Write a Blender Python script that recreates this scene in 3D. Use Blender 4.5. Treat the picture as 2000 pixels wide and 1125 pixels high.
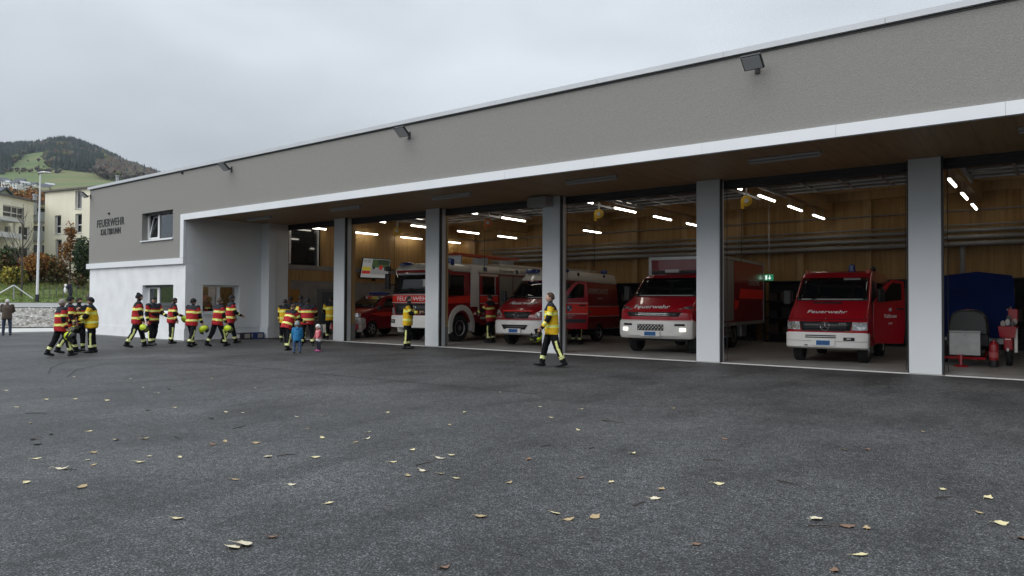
import bpy, bmesh, math, random, time
import numpy as np
_T0 = time.time()
from mathutils import Vector, Matrix, noise
R = math.radians
for o in list(bpy.data.objects): bpy.data.objects.remove(o)
SC = bpy.context.scene
COL = SC.collection

# ---------------------------------------------------------------- camera
CH, CF, CYAW, CPITCH, CROLL = 1.56, 1407.684, R(37.476), R(1.15), R(.289)
FW = Vector((-math.sin(CYAW)*math.cos(CPITCH), math.cos(CYAW)*math.cos(CPITCH), math.sin(CPITCH)))
_rt = Vector((math.cos(CYAW), math.sin(CYAW), 0)); _up = _rt.cross(FW)
RT = _rt*math.cos(CROLL) + _up*math.sin(CROLL)
UP = _up*math.cos(CROLL) - _rt*math.sin(CROLL)
CP = Vector((0, 0, CH))
cd = bpy.data.cameras.new('camera'); cam = bpy.data.objects.new('camera', cd); COL.objects.link(cam)
cd.sensor_fit = 'HORIZONTAL'; cd.sensor_width = 36.0; cd.lens = CF/2000*36
cd.clip_start = .05; cd.clip_end = 20000
mw = Matrix((RT, UP, -FW)).transposed().to_4x4(); mw.translation = CP
cam.matrix_world = mw
SC.camera = cam
def ray(x, y): return FW + RT*((x-1000)/CF) + UP*((562.5-y)/CF)
def onZ(x, y, Z=0.0): d = ray(x, y); return CP + d*((Z-CH)/d.z)
def onY(x, y, Y): d = ray(x, y); return CP + d*(Y/d.y)
def onX(x, y, X): d = ray(x, y); return CP + d*(X/d.x)

# ---------------------------------------------------------------- world: overcast sky
SUN_EL, SUN_AZ = R(43), R(197)      # azimuth measured from +Y clockwise (sun stands behind the camera)
W = bpy.data.worlds.new('World'); SC.world = W; W.use_nodes = True
nt = W.node_tree; nt.nodes.clear()
def N(t, nt, **k):
    n = nt.nodes.new(t)
    for a, b in k.items(): setattr(n, a, b)
    return n
wo = N('ShaderNodeOutputWorld', nt); bg = N('ShaderNodeBackground', nt)
sky = N('ShaderNodeTexSky', nt); sky.sky_type = 'NISHITA'; sky.sun_disc = False
sky.sun_elevation = SUN_EL; sky.sun_rotation = SUN_AZ; sky.air_density = 1.2; sky.dust_density = 3.0
hs = N('ShaderNodeHueSaturation', nt); hs.inputs['Saturation'].default_value = .25
nt.links.new(sky.outputs[0], hs.inputs['Color'])
tc = N('ShaderNodeTexCoord', nt); mp = N('ShaderNodeMapping', nt)
mp.inputs['Scale'].default_value = (1.0, 1.0, 2.6); mp.inputs['Location'].default_value = (3.3, 1.7, .4)
nt.links.new(tc.outputs['Generated'], mp.inputs['Vector'])
nz = N('ShaderNodeTexNoise', nt); nz.inputs['Scale'].default_value = 1.5; nz.inputs['Detail'].default_value = 4.5
nz.inputs['Roughness'].default_value = .5
nt.links.new(mp.outputs[0], nz.inputs['Vector'])
rp = N('ShaderNodeValToRGB', nt)
rp.color_ramp.elements[0].position = .30; rp.color_ramp.elements[0].color = (.40, .44, .48, 1)
rp.color_ramp.elements[1].position = .68; rp.color_ramp.elements[1].color = (.74, .80, .87, 1)
nt.links.new(nz.outputs['Fac'], rp.inputs['Fac'])
sc_ = N('ShaderNodeVectorMath', nt, operation='SCALE'); sc_.inputs['Scale'].default_value = 10.0
nt.links.new(rp.outputs[0], sc_.inputs[0])
# a cloud deck is brighter overhead than near the horizon
sx_ = N('ShaderNodeSeparateXYZ', nt); nt.links.new(tc.outputs['Generated'], sx_.inputs[0])
mr = N('ShaderNodeMapRange', nt); mr.inputs['From Min'].default_value = .18; mr.inputs['From Max'].default_value = 1.0; mr.inputs['To Min'].default_value = 6.5; mr.inputs['To Max'].default_value = 17.5
nt.links.new(sx_.outputs['Z'], mr.inputs['Value']); nt.links.new(mr.outputs[0], sc_.inputs['Scale'])
mx = N('ShaderNodeMix', nt, data_type='RGBA'); mx.inputs['Factor'].default_value = .92
nt.links.new(hs.outputs[0], mx.inputs[6]); nt.links.new(sc_.outputs[0], mx.inputs[7])
bg.inputs['Strength'].default_value = .10
nt.links.new(mx.outputs[2], bg.inputs['Color']); nt.links.new(bg.outputs[0], wo.inputs['Surface'])

# ---------------------------------------------------------------- sun (veiled by cloud) and exposure
sl = bpy.data.lights.new('sun', 'SUN'); sl.energy = 1.5; sl.angle = R(60); sl.color = (1.0, .97, .93)
so = bpy.data.objects.new('sun', sl); COL.objects.link(so)
sd = Vector((math.sin(SUN_AZ)*math.cos(SUN_EL), math.cos(SUN_AZ)*math.cos(SUN_EL), math.sin(SUN_EL)))
so.rotation_euler = (-sd).to_track_quat('-Z', 'Y').to_euler()
so.location = (0, -30, 40)
SC.view_settings.view_transform = 'Standard'; SC.view_settings.look = 'None'
SC.view_settings.exposure = 0.42; SC.view_settings.gamma = 1.0; SC.view_settings.use_curve_mapping = False
SC.render.engine = 'CYCLES'
try:
    SC.cycles.use_denoising = True; SC.cycles.max_bounces = 6; SC.cycles.diffuse_bounces = 4
    SC.cycles.glossy_bounces = 3; SC.cycles.transparent_max_bounces = 8; SC.cycles.caustics_reflective = False; SC.cycles.caustics_refractive = False
    SC.cycles.sample_clamp_indirect = 4.0
except Exception: pass

# ---------------------------------------------------------------- helpers
def tag(o, label=None, cat=None, group=None, kind=None):
    if label: o['label'] = label
    if cat: o['category'] = cat
    if group: o['group'] = group
    if kind: o['kind'] = kind
    return o
def empty(name, loc=(0, 0, 0), rz=0.0, label=None, cat=None, group=None):
    o = bpy.data.objects.new(name, None); COL.objects.link(o)
    o.location = loc; o.rotation_euler = (0, 0, rz); o.empty_display_size = .1
    return tag(o, label, cat, group)
def copy_tree(o, parent=None):
    c = o.copy(); COL.objects.link(c); c.parent = parent
    for ch in list(o.children): copy_tree(ch, c)
    return c
class MB:
    def __init__(s): s.v = []; s.f = []; s.m = []
    def add(s, vs, fs, mi=0):
        b = len(s.v); s.v += [tuple(p) for p in vs]
        for f in fs: s.f.append(tuple(b+i for i in f)); s.m.append(mi)
        return s
    def box(s, x0, x1, y0, y1, z0, z1, mi=0):
        x0, x1 = min(x0, x1), max(x0, x1); y0, y1 = min(y0, y1), max(y0, y1); z0, z1 = min(z0, z1), max(z0, z1)
        return s.add([(x0,y0,z0),(x1,y0,z0),(x1,y1,z0),(x0,y1,z0),(x0,y0,z1),(x1,y0,z1),(x1,y1,z1),(x0,y1,z1)],
                     [(0,3,2,1),(4,5,6,7),(0,1,5,4),(1,2,6,5),(2,3,7,6),(3,0,4,7)], mi)
    def cyl(s, a, b, r0, r1=None, n=12, mi=0, cap=True):
        a = Vector(a); b = Vector(b); r1 = r0 if r1 is None else r1
        d = (b-a).normalized(); t = Vector((1,0,0)) if abs(d.x) < .8 else Vector((0,1,0))
        u = d.cross(t).normalized(); w = d.cross(u)
        vs = []
        for p, r in ((a, r0), (b, r1)):
            for i in range(n):
                an = 2*math.pi*i/n; vs.append(p + u*(r*math.cos(an)) + w*(r*math.sin(an)))
        fs = [(i, n+i, n+(i+1) % n, (i+1) % n) for i in range(n)]
        if cap: fs += [tuple(range(n)), tuple(range(2*n-1, n-1, -1))]
        return s.add(vs, fs, mi)
    def tube(s, pts, r, n=8, mi=0):
        pts = [Vector(p) for p in pts]; rs = r if isinstance(r, (list, tuple)) else [r]*len(pts)
        rings = []
        for i, p in enumerate(pts):
            d = (pts[min(i+1, len(pts)-1)] - pts[max(i-1, 0)]).normalized()
            t = Vector((0,0,1)) if abs(d.z) < .9 else Vector((1,0,0))
            u = d.cross(t).normalized(); w = d.cross(u)
            rings.append([p + u*(rs[i]*math.cos(2*math.pi*k/n)) + w*(rs[i]*math.sin(2*math.pi*k/n)) for k in range(n)])
        return s.loft(rings, mi)
    def loft(s, rings, mi=0, cap=True):
        n = len(rings[0]); vs = [p for r in rings for p in r]; fs = []
        for j in range(len(rings)-1):
            for i in range(n):
                a = j*n+i; b = j*n+(i+1) % n; fs.append((a, b, b+n, a+n))
        if cap: fs += [tuple(range(n-1, -1, -1)), tuple(range((len(rings)-1)*n, len(rings)*n))]
        return s.add(vs, fs, mi)
    def lathe(s, prof, c=(0,0,0), axis='x', n=24, mi=0):
        # prof: list of (r, h); axis of revolution through c
        rings = []
        for r, h in prof:
            ring = []
            for k in range(n):
                a = 2*math.pi*k/n; p = (h, r*math.cos(a), r*math.sin(a))
                if axis == 'z': p = (r*math.cos(a), r*math.sin(a), h)
                if axis == 'y': p = (r*math.sin(a), h, r*math.cos(a))
                ring.append((p[0]+c[0], p[1]+c[1], p[2]+c[2]))
            rings.append(ring)
        return s.loft(rings, mi)
    def prism(s, poly, axis, a, b, mi=0):
        # poly: 2d points; axis x -> (y,z), y -> (x,z), z -> (x,y)
        def P(p, h): return (h, p[0], p[1]) if axis == 'x' else ((p[0], h, p[1]) if axis == 'y' else (p[0], p[1], h))
        n = len(poly); vs = [P(p, a) for p in poly] + [P(p, b) for p in poly]
        fs = [(i, (i+1) % n, n+(i+1) % n, n+i) for i in range(n)] + [tuple(range(n-1, -1, -1)), tuple(range(n, 2*n))]
        return s.add(vs, fs, mi)
    def ball(s, c, r, n=10, mi=0):
        rx, ry, rz = r if isinstance(r, (tuple, list)) else (r, r, r); rings = []; h = max(4, n//2)
        for j in range(h+1):
            t = math.pi*(.03+.94*j/h); rings.append([(c[0]+rx*math.sin(t)*math.cos(2*math.pi*k/n), c[1]+ry*math.sin(t)*math.sin(2*math.pi*k/n), c[2]-rz*math.cos(t)) for k in range(n)])
        return s.loft(rings, mi)
    def mesh(s, name, mats):
        me = bpy.data.meshes.new(name); me.from_pydata(s.v, [], s.f)
        for m in (mats if isinstance(mats, (list, tuple)) else [mats]): me.materials.append(m)
        if any(s.m): me.polygons.foreach_set('material_index', s.m)
        bm = bmesh.new(); bm.from_mesh(me); bmesh.ops.recalc_face_normals(bm, faces=bm.faces); bm.to_mesh(me); bm.free()
        me.update(); return me
    def build(s, name, mats, parent=None, smooth=False, bevel=0, loc=None, seg=2):
        me = s.mesh(name, mats)
        o = bpy.data.objects.new(name, me); COL.objects.link(o); o.parent = parent
        if loc: o.location = loc
        if smooth:
            me.polygons.foreach_set('use_smooth', [True]*len(me.polygons))
            try: me.set_sharp_from_angle(angle=R(40))
            except Exception: pass
        if bevel:
            b = o.modifiers.new('bevel', 'BEVEL'); b.width = bevel; b.segments = seg; b.limit_method = 'ANGLE'; b.angle_limit = R(40)
        return o
def obj_of(name, me, parent=None, loc=(0,0,0)):
    o = bpy.data.objects.new(name, me); COL.objects.link(o); o.parent = parent; o.location = loc; return o
WORK = bpy.data.scenes.new('work')       # small side scene in which modifiers and fonts are turned into meshes
def bake(o):
    WORK.collection.objects.link(o); vl = WORK.view_layers[0]; vl.update(); dg = vl.depsgraph; dg.update()
    return bpy.data.meshes.new_from_object(o.evaluated_get(dg))
def text_mesh(txt, size=1.0, depth=.01, sx=1.0, bold=0.0, shear=0.0, align='LEFT', space=1.0):
    c = bpy.data.curves.new('t', 'FONT'); c.body = txt; c.size = size; c.extrude = depth/2; c.offset = bold; c.shear = shear
    c.align_x = align; c.space_character = space; c.resolution_u = 3
    o = bpy.data.objects.new('t', c); me = bake(o)
    bpy.data.objects.remove(o); bpy.data.curves.remove(c)
    for v in me.vertices: v.co.x *= sx
    return me

# ---------------------------------------------------------------- materials
_mats = {}
def mat(name, col, rough=.6, metal=0.0, var=0.0, vscale=6.0, bump=0.0, bscale=60.0, coat=0.0, spec=.5, stretch=(1,1,1), col2=None, emit=None, detail=4.0):
    if name in _mats: return _mats[name]
    m = bpy.data.materials.new(name); m.use_nodes = True; nt = m.node_tree; b = nt.nodes['Principled BSDF']
    b.inputs['Roughness'].default_value = rough; b.inputs['Metallic'].default_value = metal
    b.inputs['Specular IOR Level'].default_value = spec
    if coat: b.inputs['Coat Weight'].default_value = coat; b.inputs['Coat Roughness'].default_value = .06
    c = (*col, 1); b.inputs['Base Color'].default_value = c
    if emit: b.inputs['Emission Color'].default_value = (*col, 1); b.inputs['Emission Strength'].default_value = emit
    if var or bump:
        tc = N('ShaderNodeTexCoord', nt); mp = N('ShaderNodeMapping', nt); mp.inputs['Scale'].default_value = stretch
        nt.links.new(tc.outputs['Object'], mp.inputs['Vector'])
    if var:
        n1 = N('ShaderNodeTexNoise', nt); n1.inputs['Scale'].default_value = vscale; n1.inputs['Detail'].default_value = detail
        nt.links.new(mp.outputs[0], n1.inputs['Vector'])
        r = N('ShaderNodeValToRGB', nt); r.color_ramp.elements[0].position = .3; r.color_ramp.elements[1].position = .7
        c2 = col2 or tuple(x*(1-var) for x in col); r.color_ramp.elements[0].color = (*c2, 1)
        r.color_ramp.elements[1].color = (*[min(1, x*(1+var*.6)) for x in col], 1)
        nt.links.new(n1.outputs['Fac'], r.inputs['Fac']); nt.links.new(r.outputs[0], b.inputs['Base Color'])
    if bump:
        n2 = N('ShaderNodeTexNoise', nt); n2.inputs['Scale'].default_value = bscale; n2.inputs['Detail'].default_value = 3
        nt.links.new(mp.outputs[0], n2.inputs['Vector'])
        bn = N('ShaderNodeBump', nt); bn.inputs['Strength'].default_value = bump; bn.inputs['Distance'].default_value = .02
        nt.links.new(n2.outputs['Fac'], bn.inputs['Height']); nt.links.new(bn.outputs[0], b.inputs['Normal'])
    _mats[name] = m; return m
def emis(name, col, s):
    m = bpy.data.materials.new(name); m.use_nodes = True; nt = m.node_tree; nt.nodes.clear()
    e = N('ShaderNodeEmission', nt); e.inputs[0].default_value = (*col, 1); e.inputs[1].default_value = s
    o = N('ShaderNodeOutputMaterial', nt); nt.links.new(e.outputs[0], o.inputs[0]); return m
def ramp_nodes(nt, fac, stops):
    r = N('ShaderNodeValToRGB', nt); e = r.color_ramp.elements
    while len(e) < len(stops): e.new(.5)
    for k, (p, c) in enumerate(stops): e[k].position = p; e[k].color = (*c, 1)
    nt.links.new(fac, r.inputs['Fac']); return r.outputs[0]
def wood_mat(name, c1, c2, c3, rough=.55, axis='z', scale=1.0):
    # timber boards: streaked grain, knots, board to board tone
    m = bpy.data.materials.new(name); m.use_nodes = True; nt = m.node_tree; b = nt.nodes['Principled BSDF']; b.inputs['Roughness'].default_value = rough
    tc = N('ShaderNodeTexCoord', nt); mp = N('ShaderNodeMapping', nt)
    s = {'z': (9, 9, .55), 'x': (.55, 9, 9), 'y': (9, .55, 9)}[axis]; mp.inputs['Scale'].default_value = tuple(q*scale for q in s)
    nt.links.new(tc.outputs['Object'], mp.inputs['Vector'])
    n1 = N('ShaderNodeTexNoise', nt); n1.inputs['Scale'].default_value = 1.0; n1.inputs['Detail'].default_value = 6; n1.inputs['Distortion'].default_value = .6
    nt.links.new(mp.outputs[0], n1.inputs['Vector'])
    c = ramp_nodes(nt, n1.outputs['Fac'], [(.3, c1), (.5, c2), (.72, c3)])
    mp2 = N('ShaderNodeMapping', nt); s2 = {'z': (5, 5, 2.2), 'x': (2.2, 5, 5), 'y': (5, 2.2, 5)}[axis]; mp2.inputs['Scale'].default_value = s2
    nt.links.new(tc.outputs['Object'], mp2.inputs['Vector'])
    vo = N('ShaderNodeTexVoronoi', nt); vo.inputs['Scale'].default_value = 1.0; nt.links.new(mp2.outputs[0], vo.inputs['Vector'])
    kn = ramp_nodes(nt, vo.outputs['Distance'], [(.03, (.25, .25, .25)), (.11, (1, 1, 1))])
    ml = N('ShaderNodeMix', nt, data_type='RGBA', blend_type='MULTIPLY'); ml.inputs['Factor'].default_value = .75
    nt.links.new(c, ml.inputs[6]); nt.links.new(kn, ml.inputs[7]); nt.links.new(ml.outputs[2], b.inputs['Base Color'])
    return m
STUCCO = mat('grey_stucco', (.282,.277,.260), .92, var=.15, vscale=60, bump=.6, bscale=110, detail=9)
WHITEW = mat('white_render', (.80,.82,.84), .9, var=.08, vscale=1.6, bump=.35, bscale=70, detail=8)
SHADEW = mat('white_render_shaded', (.76,.775,.78), .85, var=.05, vscale=1.2, bump=.25, bscale=80)  # same white render as the annex, porch shade put slightly into the colour
METALW = mat('pale_aluminium', (.76,.79,.82), .42, metal=.0, var=.05, vscale=.7)
PILLAR = mat('pillar_panel', (.78,.81,.835), .5, var=.04, vscale=1.0)
CONC = mat('concrete', (.30,.29,.275), .85, var=.2, vscale=2.0, bump=.2, bscale=30)
FLOORM = mat('hall_floor_coating', (.34,.335,.32), .42, var=.2, vscale=1.3, bump=.04, bscale=15)
WOOD = wood_mat('spruce_panel', (.36,.20,.065), (.46,.28,.10), (.52,.33,.13))
WOODP = wood_mat('glulam', (.40,.25,.10), (.50,.33,.15), (.56,.38,.18))
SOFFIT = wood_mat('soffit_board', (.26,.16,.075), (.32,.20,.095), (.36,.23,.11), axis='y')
DARKMET = mat('dark_metal', (.035,.036,.038), .5, metal=.3)
BLACK = mat('black_plastic', (.012,.012,.013), .5)
STEEL = mat('galvanised_steel', (.42,.43,.44), .45, metal=.8, var=.15, vscale=8)
PIPEM = mat('grey_pipe', (.30,.30,.30), .5, var=.1, vscale=4)
GLASSD = mat('dark_glass', (.012,.014,.016), .04, spec=.6)
ALU = mat('aluminium', (.55,.56,.57), .35, metal=.8)
PVC = mat('white_window_frame', (.78,.79,.80), .4)
LAMP = emis('lamp_tube', (1.0,.93,.80), 7.5)
def glass_mat(name, tint=(.5,.5,.5), refl=.12):
    m = bpy.data.materials.new(name); m.use_nodes = True; nt = m.node_tree; nt.nodes.clear()
    o = N('ShaderNodeOutputMaterial', nt); t = N('ShaderNodeBsdfTransparent', nt); t.inputs[0].default_value = (*tint, 1)
    g = N('ShaderNodeBsdfGlossy', nt); g.inputs['Roughness'].default_value = .02; g.inputs['Color'].default_value = (.9,.95,1,1)
    fr = N('ShaderNodeFresnel', nt); fr.inputs[0].default_value = 1.5
    ad = N('ShaderNodeMath', nt, operation='ADD'); ad.use_clamp = True; ad.inputs[1].default_value = refl
    nt.links.new(fr.outputs[0], ad.inputs[0])
    mx = N('ShaderNodeMixShader', nt); nt.links.new(ad.outputs[0], mx.inputs[0]); nt.links.new(t.outputs[0], mx.inputs[1]); nt.links.new(g.outputs[0], mx.inputs[2])
    nt.links.new(mx.outputs[0], o.inputs[0]); return m
PANE = glass_mat('window_glass', (.62,.64,.64), .10)
# ================================================================= SETTING
UH = Vector((-.9417, .3363, 0)); VH = Vector((.3363, .9417, 0))
def onU(x, y, u): d = ray(x, y); return CP + d*(u/d.dot(UH))
def zU(y, u, x=90): return onU(x, y, u).z
random.seed(7)

def asphalt_mat():
    m = bpy.data.materials.new('asphalt'); m.use_nodes = True; nt = m.node_tree; b = nt.nodes['Principled BSDF']
    tc = N('ShaderNodeTexCoord', nt); O = tc.outputs['Object']
    def noise(scale, det, stretch=None, rough=.55):
        n = N('ShaderNodeTexNoise', nt); n.inputs['Scale'].default_value = scale; n.inputs['Detail'].default_value = det; n.inputs['Roughness'].default_value = rough
        if stretch:
            mp = N('ShaderNodeMapping', nt); mp.inputs['Scale'].default_value = stretch; mp.inputs['Rotation'].default_value = (0, 0, .35)
            nt.links.new(O, mp.inputs['Vector']); nt.links.new(mp.outputs[0], n.inputs['Vector'])
        else: nt.links.new(O, n.inputs['Vector'])
        return n.outputs['Fac']
    vo = N('ShaderNodeTexVoronoi', nt); vo.inputs['Scale'].default_value = 78; nt.links.new(O, vo.inputs['Vector'])
    stone = ramp_nodes(nt, vo.outputs['Color'], [(.0, (.016,.017,.018)), (.40, (.042,.044,.047)), (.78, (.075,.076,.078)), (.985, (.16,.16,.16))])
    gap = ramp_nodes(nt, vo.outputs['Distance'], [(.26, (1.1,1.1,1.1)), (.58, (.22,.22,.225))])
    m1 = N('ShaderNodeMix', nt, data_type='RGBA', blend_type='MULTIPLY'); m1.inputs['Factor'].default_value = .85
    nt.links.new(stone, m1.inputs[6]); nt.links.new(gap, m1.inputs[7])
    big = ramp_nodes(nt, noise(.42, 7, None, .62), [(.32, (.55,.55,.555)), (.5, (.92,.92,.93)), (.68, (1.30,1.30,1.30))])
    st = ramp_nodes(nt, noise(1.3, 6, (1.0, .35, 1)), [(.38, (.62,.62,.63)), (.47, (.98,.98,.98)), (.7, (1.08,1.08,1.08))])
    m2 = N('ShaderNodeMix', nt, data_type='RGBA', blend_type='MULTIPLY'); m2.inputs['Factor'].default_value = 1
    nt.links.new(m1.outputs[2], m2.inputs[6]); nt.links.new(big, m2.inputs[7])
    md_ = ramp_nodes(nt, noise(9, 5), [(.32, (.70,.70,.70)), (.5, (1,1,1)), (.7, (1.25,1.25,1.25))])
    m25 = N('ShaderNodeMix', nt, data_type='RGBA', blend_type='MULTIPLY'); m25.inputs['Factor'].default_value = 1
    nt.links.new(m2.outputs[2], m25.inputs[6]); nt.links.new(md_, m25.inputs[7])
    m3 = N('ShaderNodeMix', nt, data_type='RGBA', blend_type='MULTIPLY'); m3.inputs['Factor'].default_value = .8
    nt.links.new(m25.outputs[2], m3.inputs[6]); nt.links.new(st, m3.inputs[7])
    gn = N('ShaderNodeHueSaturation', nt); gn.inputs['Value'].default_value = 1.9; gn.inputs['Saturation'].default_value = .5
    nt.links.new(m3.outputs[2], gn.inputs['Color']); nt.links.new(gn.outputs[0], b.inputs['Base Color'])
    b.inputs['Roughness'].default_value = .62; b.inputs['Specular IOR Level'].default_value = .45
    bn = N('ShaderNodeBump', nt); bn.inputs['Strength'].default_value = .9; bn.inputs['Distance'].default_value = .006; bn.invert = True
    nt.links.new(vo.outputs['Distance'], bn.inputs['Height']); nt.links.new(bn.outputs[0], b.inputs['Normal'])
    return m
ASPH = asphalt_mat()
def uv_quad(name, u0, u1, v0, v1, z0, z1, m, kind='structure', nu=1, nv=1):
    b = MB(); vs = []
    for i in range(nu+1):
        for j in range(nv+1):
            u = u0+(u1-u0)*i/nu; p = UH*u + VH*(v0+(v1-v0)*j/nv); vs.append((p.x, p.y, z0+(z1-z0)*i/nu))
    b.add(vs, [(i*(nv+1)+j, i*(nv+1)+j+1, (i+1)*(nv+1)+j+1, (i+1)*(nv+1)+j) for i in range(nu) for j in range(nv)])
    return tag(b.build(name, m), kind=kind)
b = MB(); b.box(-9000, 9000, -9000, 9000, -.30, -.20)
tag(b.build('ground', mat('far_ground', (.075,.08,.055), .9, var=.3, vscale=.02)), kind='structure')
uv_quad('asphalt_forecourt', -70, 41, -120, 95, 0, 0, ASPH)
# tyre marks, seams and chalk scrapes lying on the asphalt
MARK = mat('tyre_mark', (.018,.018,.019), .8); CHALK = mat('pale_scrape', (.16,.16,.155), .9, var=.5, vscale=14)
def strip_on_ground(pts, w, z, m, nm):
    b = MB(); vs = []
    for i, p in enumerate(pts):
        d = (Vector(pts[min(i+1, len(pts)-1)])-Vector(pts[max(i-1, 0)])).normalized(); n = Vector((-d.y, d.x, 0))
        ww = w*(.6+.4*math.sin(math.pi*min(1, max(.05, i/(len(pts)-1)))))
        vs += [(p[0]+n.x*ww, p[1]+n.y*ww, z), (p[0]-n.x*ww, p[1]-n.y*ww, z)]
    b.add(vs, [(2*i, 2*i+1, 2*i+3, 2*i+2) for i in range(len(pts)-1)]); return tag(b.build(nm, m), kind='structure')
# kerb strip, gravel bed, road and bank at the left
zk = zU(640, 47); zg = zU(603, 60); zr = zU(591.5, 67); zb = zU(549, 82)
KERBC = mat('kerb_concrete', (.52,.52,.50), .85, var=.15, vscale=1.2)
uv_quad('kerb_strip', 41, 46.6, -90, 60, .06, zk, KERBC)
b = MB(); p0 = UH*41; 
b.add([tuple(UH*41+VH*-90), tuple(UH*41+VH*60), tuple(UH*41+VH*60+Vector((0,0,.06))), tuple(UH*41+VH*-90+Vector((0,0,.06)))], [(0,1,2,3)])
tag(b.build('kerb_face', KERBC), kind='structure')
def gravel_mat():
    m = bpy.data.materials.new('gravel'); m.use_nodes = True; nt = m.node_tree; b = nt.nodes['Principled BSDF']; b.inputs['Roughness'].default_value = .9
    tc = N('ShaderNodeTexCoord', nt); vo = N('ShaderNodeTexVoronoi', nt); vo.inputs['Scale'].default_value = 7; nt.links.new(tc.outputs['Object'], vo.inputs['Vector'])
    c = ramp_nodes(nt, vo.outputs['Color'], [(.1, (.12,.105,.09)), (.5, (.26,.245,.22)), (.9, (.50,.49,.46))]); nt.links.new(c, b.inputs['Base Color'])
    bn = N('ShaderNodeBump', nt); bn.inputs['Distance'].default_value = .08; bn.inputs['Strength'].default_value = 1; bn.invert = True
    nt.links.new(vo.outputs['Distance'], bn.inputs['Height']); nt.links.new(bn.outputs[0], b.inputs['Normal']); return m
GRAV = gravel_mat()
b = MB(); vs = []; NU, NV = 26, 120
for i in range(NU+1):
    for j in range(NV+1):
        u = 46.6+(60-46.6)*i/NU; v = -60+90*j/NV; p = UH*u+VH*v
        z = zk+.05+(zg-zk)*(i/NU) + .14*noise.noise((p.x*.5, p.y*.5, 2)) * (1 if 0 < i < NU else 0)
        vs.append((p.x, p.y, z))
b.add(vs, [(i*(NV+1)+j, i*(NV+1)+j+1, (i+1)*(NV+1)+j+1, (i+1)*(NV+1)+j) for i in range(NU) for j in range(NV)])
tag(b.build('gravel_bed', GRAV, smooth=True), kind='structure')
b = MB()
for k in range(1500):
    u = random.uniform(46.8, 59.8); v = random.uniform(-16, 9); p = UH*u+VH*v; z = zk+.06+(zg-zk)*(u-46.6)/13.4; s = random.uniform(.05, .16)
    rr = [(p.x+s*random.uniform(.6,1.2)*math.cos(a), p.y+s*random.uniform(.6,1.2)*math.sin(a), z-.03) for a in (0,1.26,2.5,3.77,5)]
    b.add(rr+[(p.x, p.y, z+s*random.uniform(.4,.9))], [(0,1,5),(1,2,5),(2,3,5),(3,4,5),(4,0,5)], random.randrange(3))
o = b.build('gravel_stones', [mat('stone_pale', (.5,.49,.46), .9), mat('stone_mid', (.3,.285,.26), .9), mat('stone_brown', (.19,.165,.14), .9)])
tag(o, 'loose pale gravel stones heaped between kerb and road', 'gravel', kind='stuff')
uv_quad('road', 60, 67, -300, 200, zg+.1, zr, mat('pale_road', (.30,.30,.30), .85, var=.15, vscale=.8))
GRASSB = mat('bank_grass', (.11,.155,.035), .95, var=.5, vscale=1.4, bump=.8, bscale=14)
b = MB(); vs = []; NU, NV = 20, 90
for i in range(NU+1):
    for j in range(NV+1):
        u = 67+(82-67)*i/NU; v = -60+100*j/NV; p = UH*u+VH*v; t = i/NU
        z = zr+.02+(zb-zr)*(t**1.15) + .18*noise.noise((p.x*.35, p.y*.35, 0))*math.sin(math.pi*t); vs.append((p.x, p.y, z))
b.add(vs, [(i*(NV+1)+j, i*(NV+1)+j+1, (i+1)*(NV+1)+j+1, (i+1)*(NV+1)+j) for i in range(NU) for j in range(NV)])
tag(b.build('grass_bank', GRASSB, smooth=True), kind='structure')
def bank_z(u): return zr+.02+(zb-zr)*(max(0, min(1, (u-67)/15))**1.15)
b = MB()
for k in range(16000):
    t = random.random(); u = 67+15*t; v = random.uniform(-14, 16); p = UH*u+VH*v; z = bank_z(u)
    h = random.uniform(.10, .26)*(.6+.9*t); a = random.uniform(0, 6.28); dx, dy = .05*math.cos(a), .05*math.sin(a); lx, ly = random.gauss(0,.07), random.gauss(0,.07)
    b.add([(p.x-dx, p.y-dy, z-.03), (p.x+dx, p.y+dy, z-.03), (p.x+lx, p.y+ly, z+h)], [(0,1,2)], 0 if random.random() < .55+.3*(t < .3) else (1 if random.random() < .6 else 2))
tag(b.build('grass', [mat('blade_green', (.15,.22,.045), .9), mat('blade_olive', (.17,.17,.055), .9), mat('blade_straw', (.27,.23,.11), .9)]), 'rough green and straw-coloured grass on the bank above the road', 'grass', kind='stuff')
uv_quad('plateau', 82, 140, -300, 200, zb, zb+1.5, GRASSB)

# ---------------------------------------------------------------- hill behind
SKYL = [(-500,352),(-250,325),(-100,296),(0,283),(30,281),(60,279),(85,274),(105,270),(120,269),(140,271),(160,276),(180,284),(205,295),(230,306),(265,319),(305,334),(360,355),(450,392),(600,440),(900,500)]
def lerp_tab(t, x):
    if x <= t[0][0]: return t[0][1]
    for (a, b_), (c, d) in zip(t, t[1:]):
        if x <= c: return b_+(d-b_)*(x-a)/(c-a)
    return t[-1][1]
LOWY = [(140,552),(300,470),(600,410),(900,378),(1150,357)]
def hill_y(x, r):
    s = lerp_tab(SKYL, x); yb = lerp_tab(LOWY, min(r, 1150)) + max(0, s-330)*.8
    if r <= 1150: return yb
    t = (r-1150)/1050.0
    y11 = 357+max(0, s-330)*.8
    return y11 + (s+12-y11)*(math.sin(min(1, t)*math.pi/2)**.9)
def hill_pt(x, r):
    d = ray(x, hill_y(x, r)); h = math.hypot(d.x, d.y); return CP + d*(r/h)
MEAD = bpy.data.materials.new('hill_meadow'); MEAD.use_nodes = True
_nt = MEAD.node_tree; _b = _nt.nodes['Principled BSDF']; _b.inputs['Roughness'].default_value = 1
_tc = N('ShaderNodeTexCoord', _nt); _n = N('ShaderNodeTexNoise', _nt); _n.inputs['Scale'].default_value = .008; _n.inputs['Detail'].default_value = 8
_nt.links.new(_tc.outputs['Object'], _n.inputs['Vector'])
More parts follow.
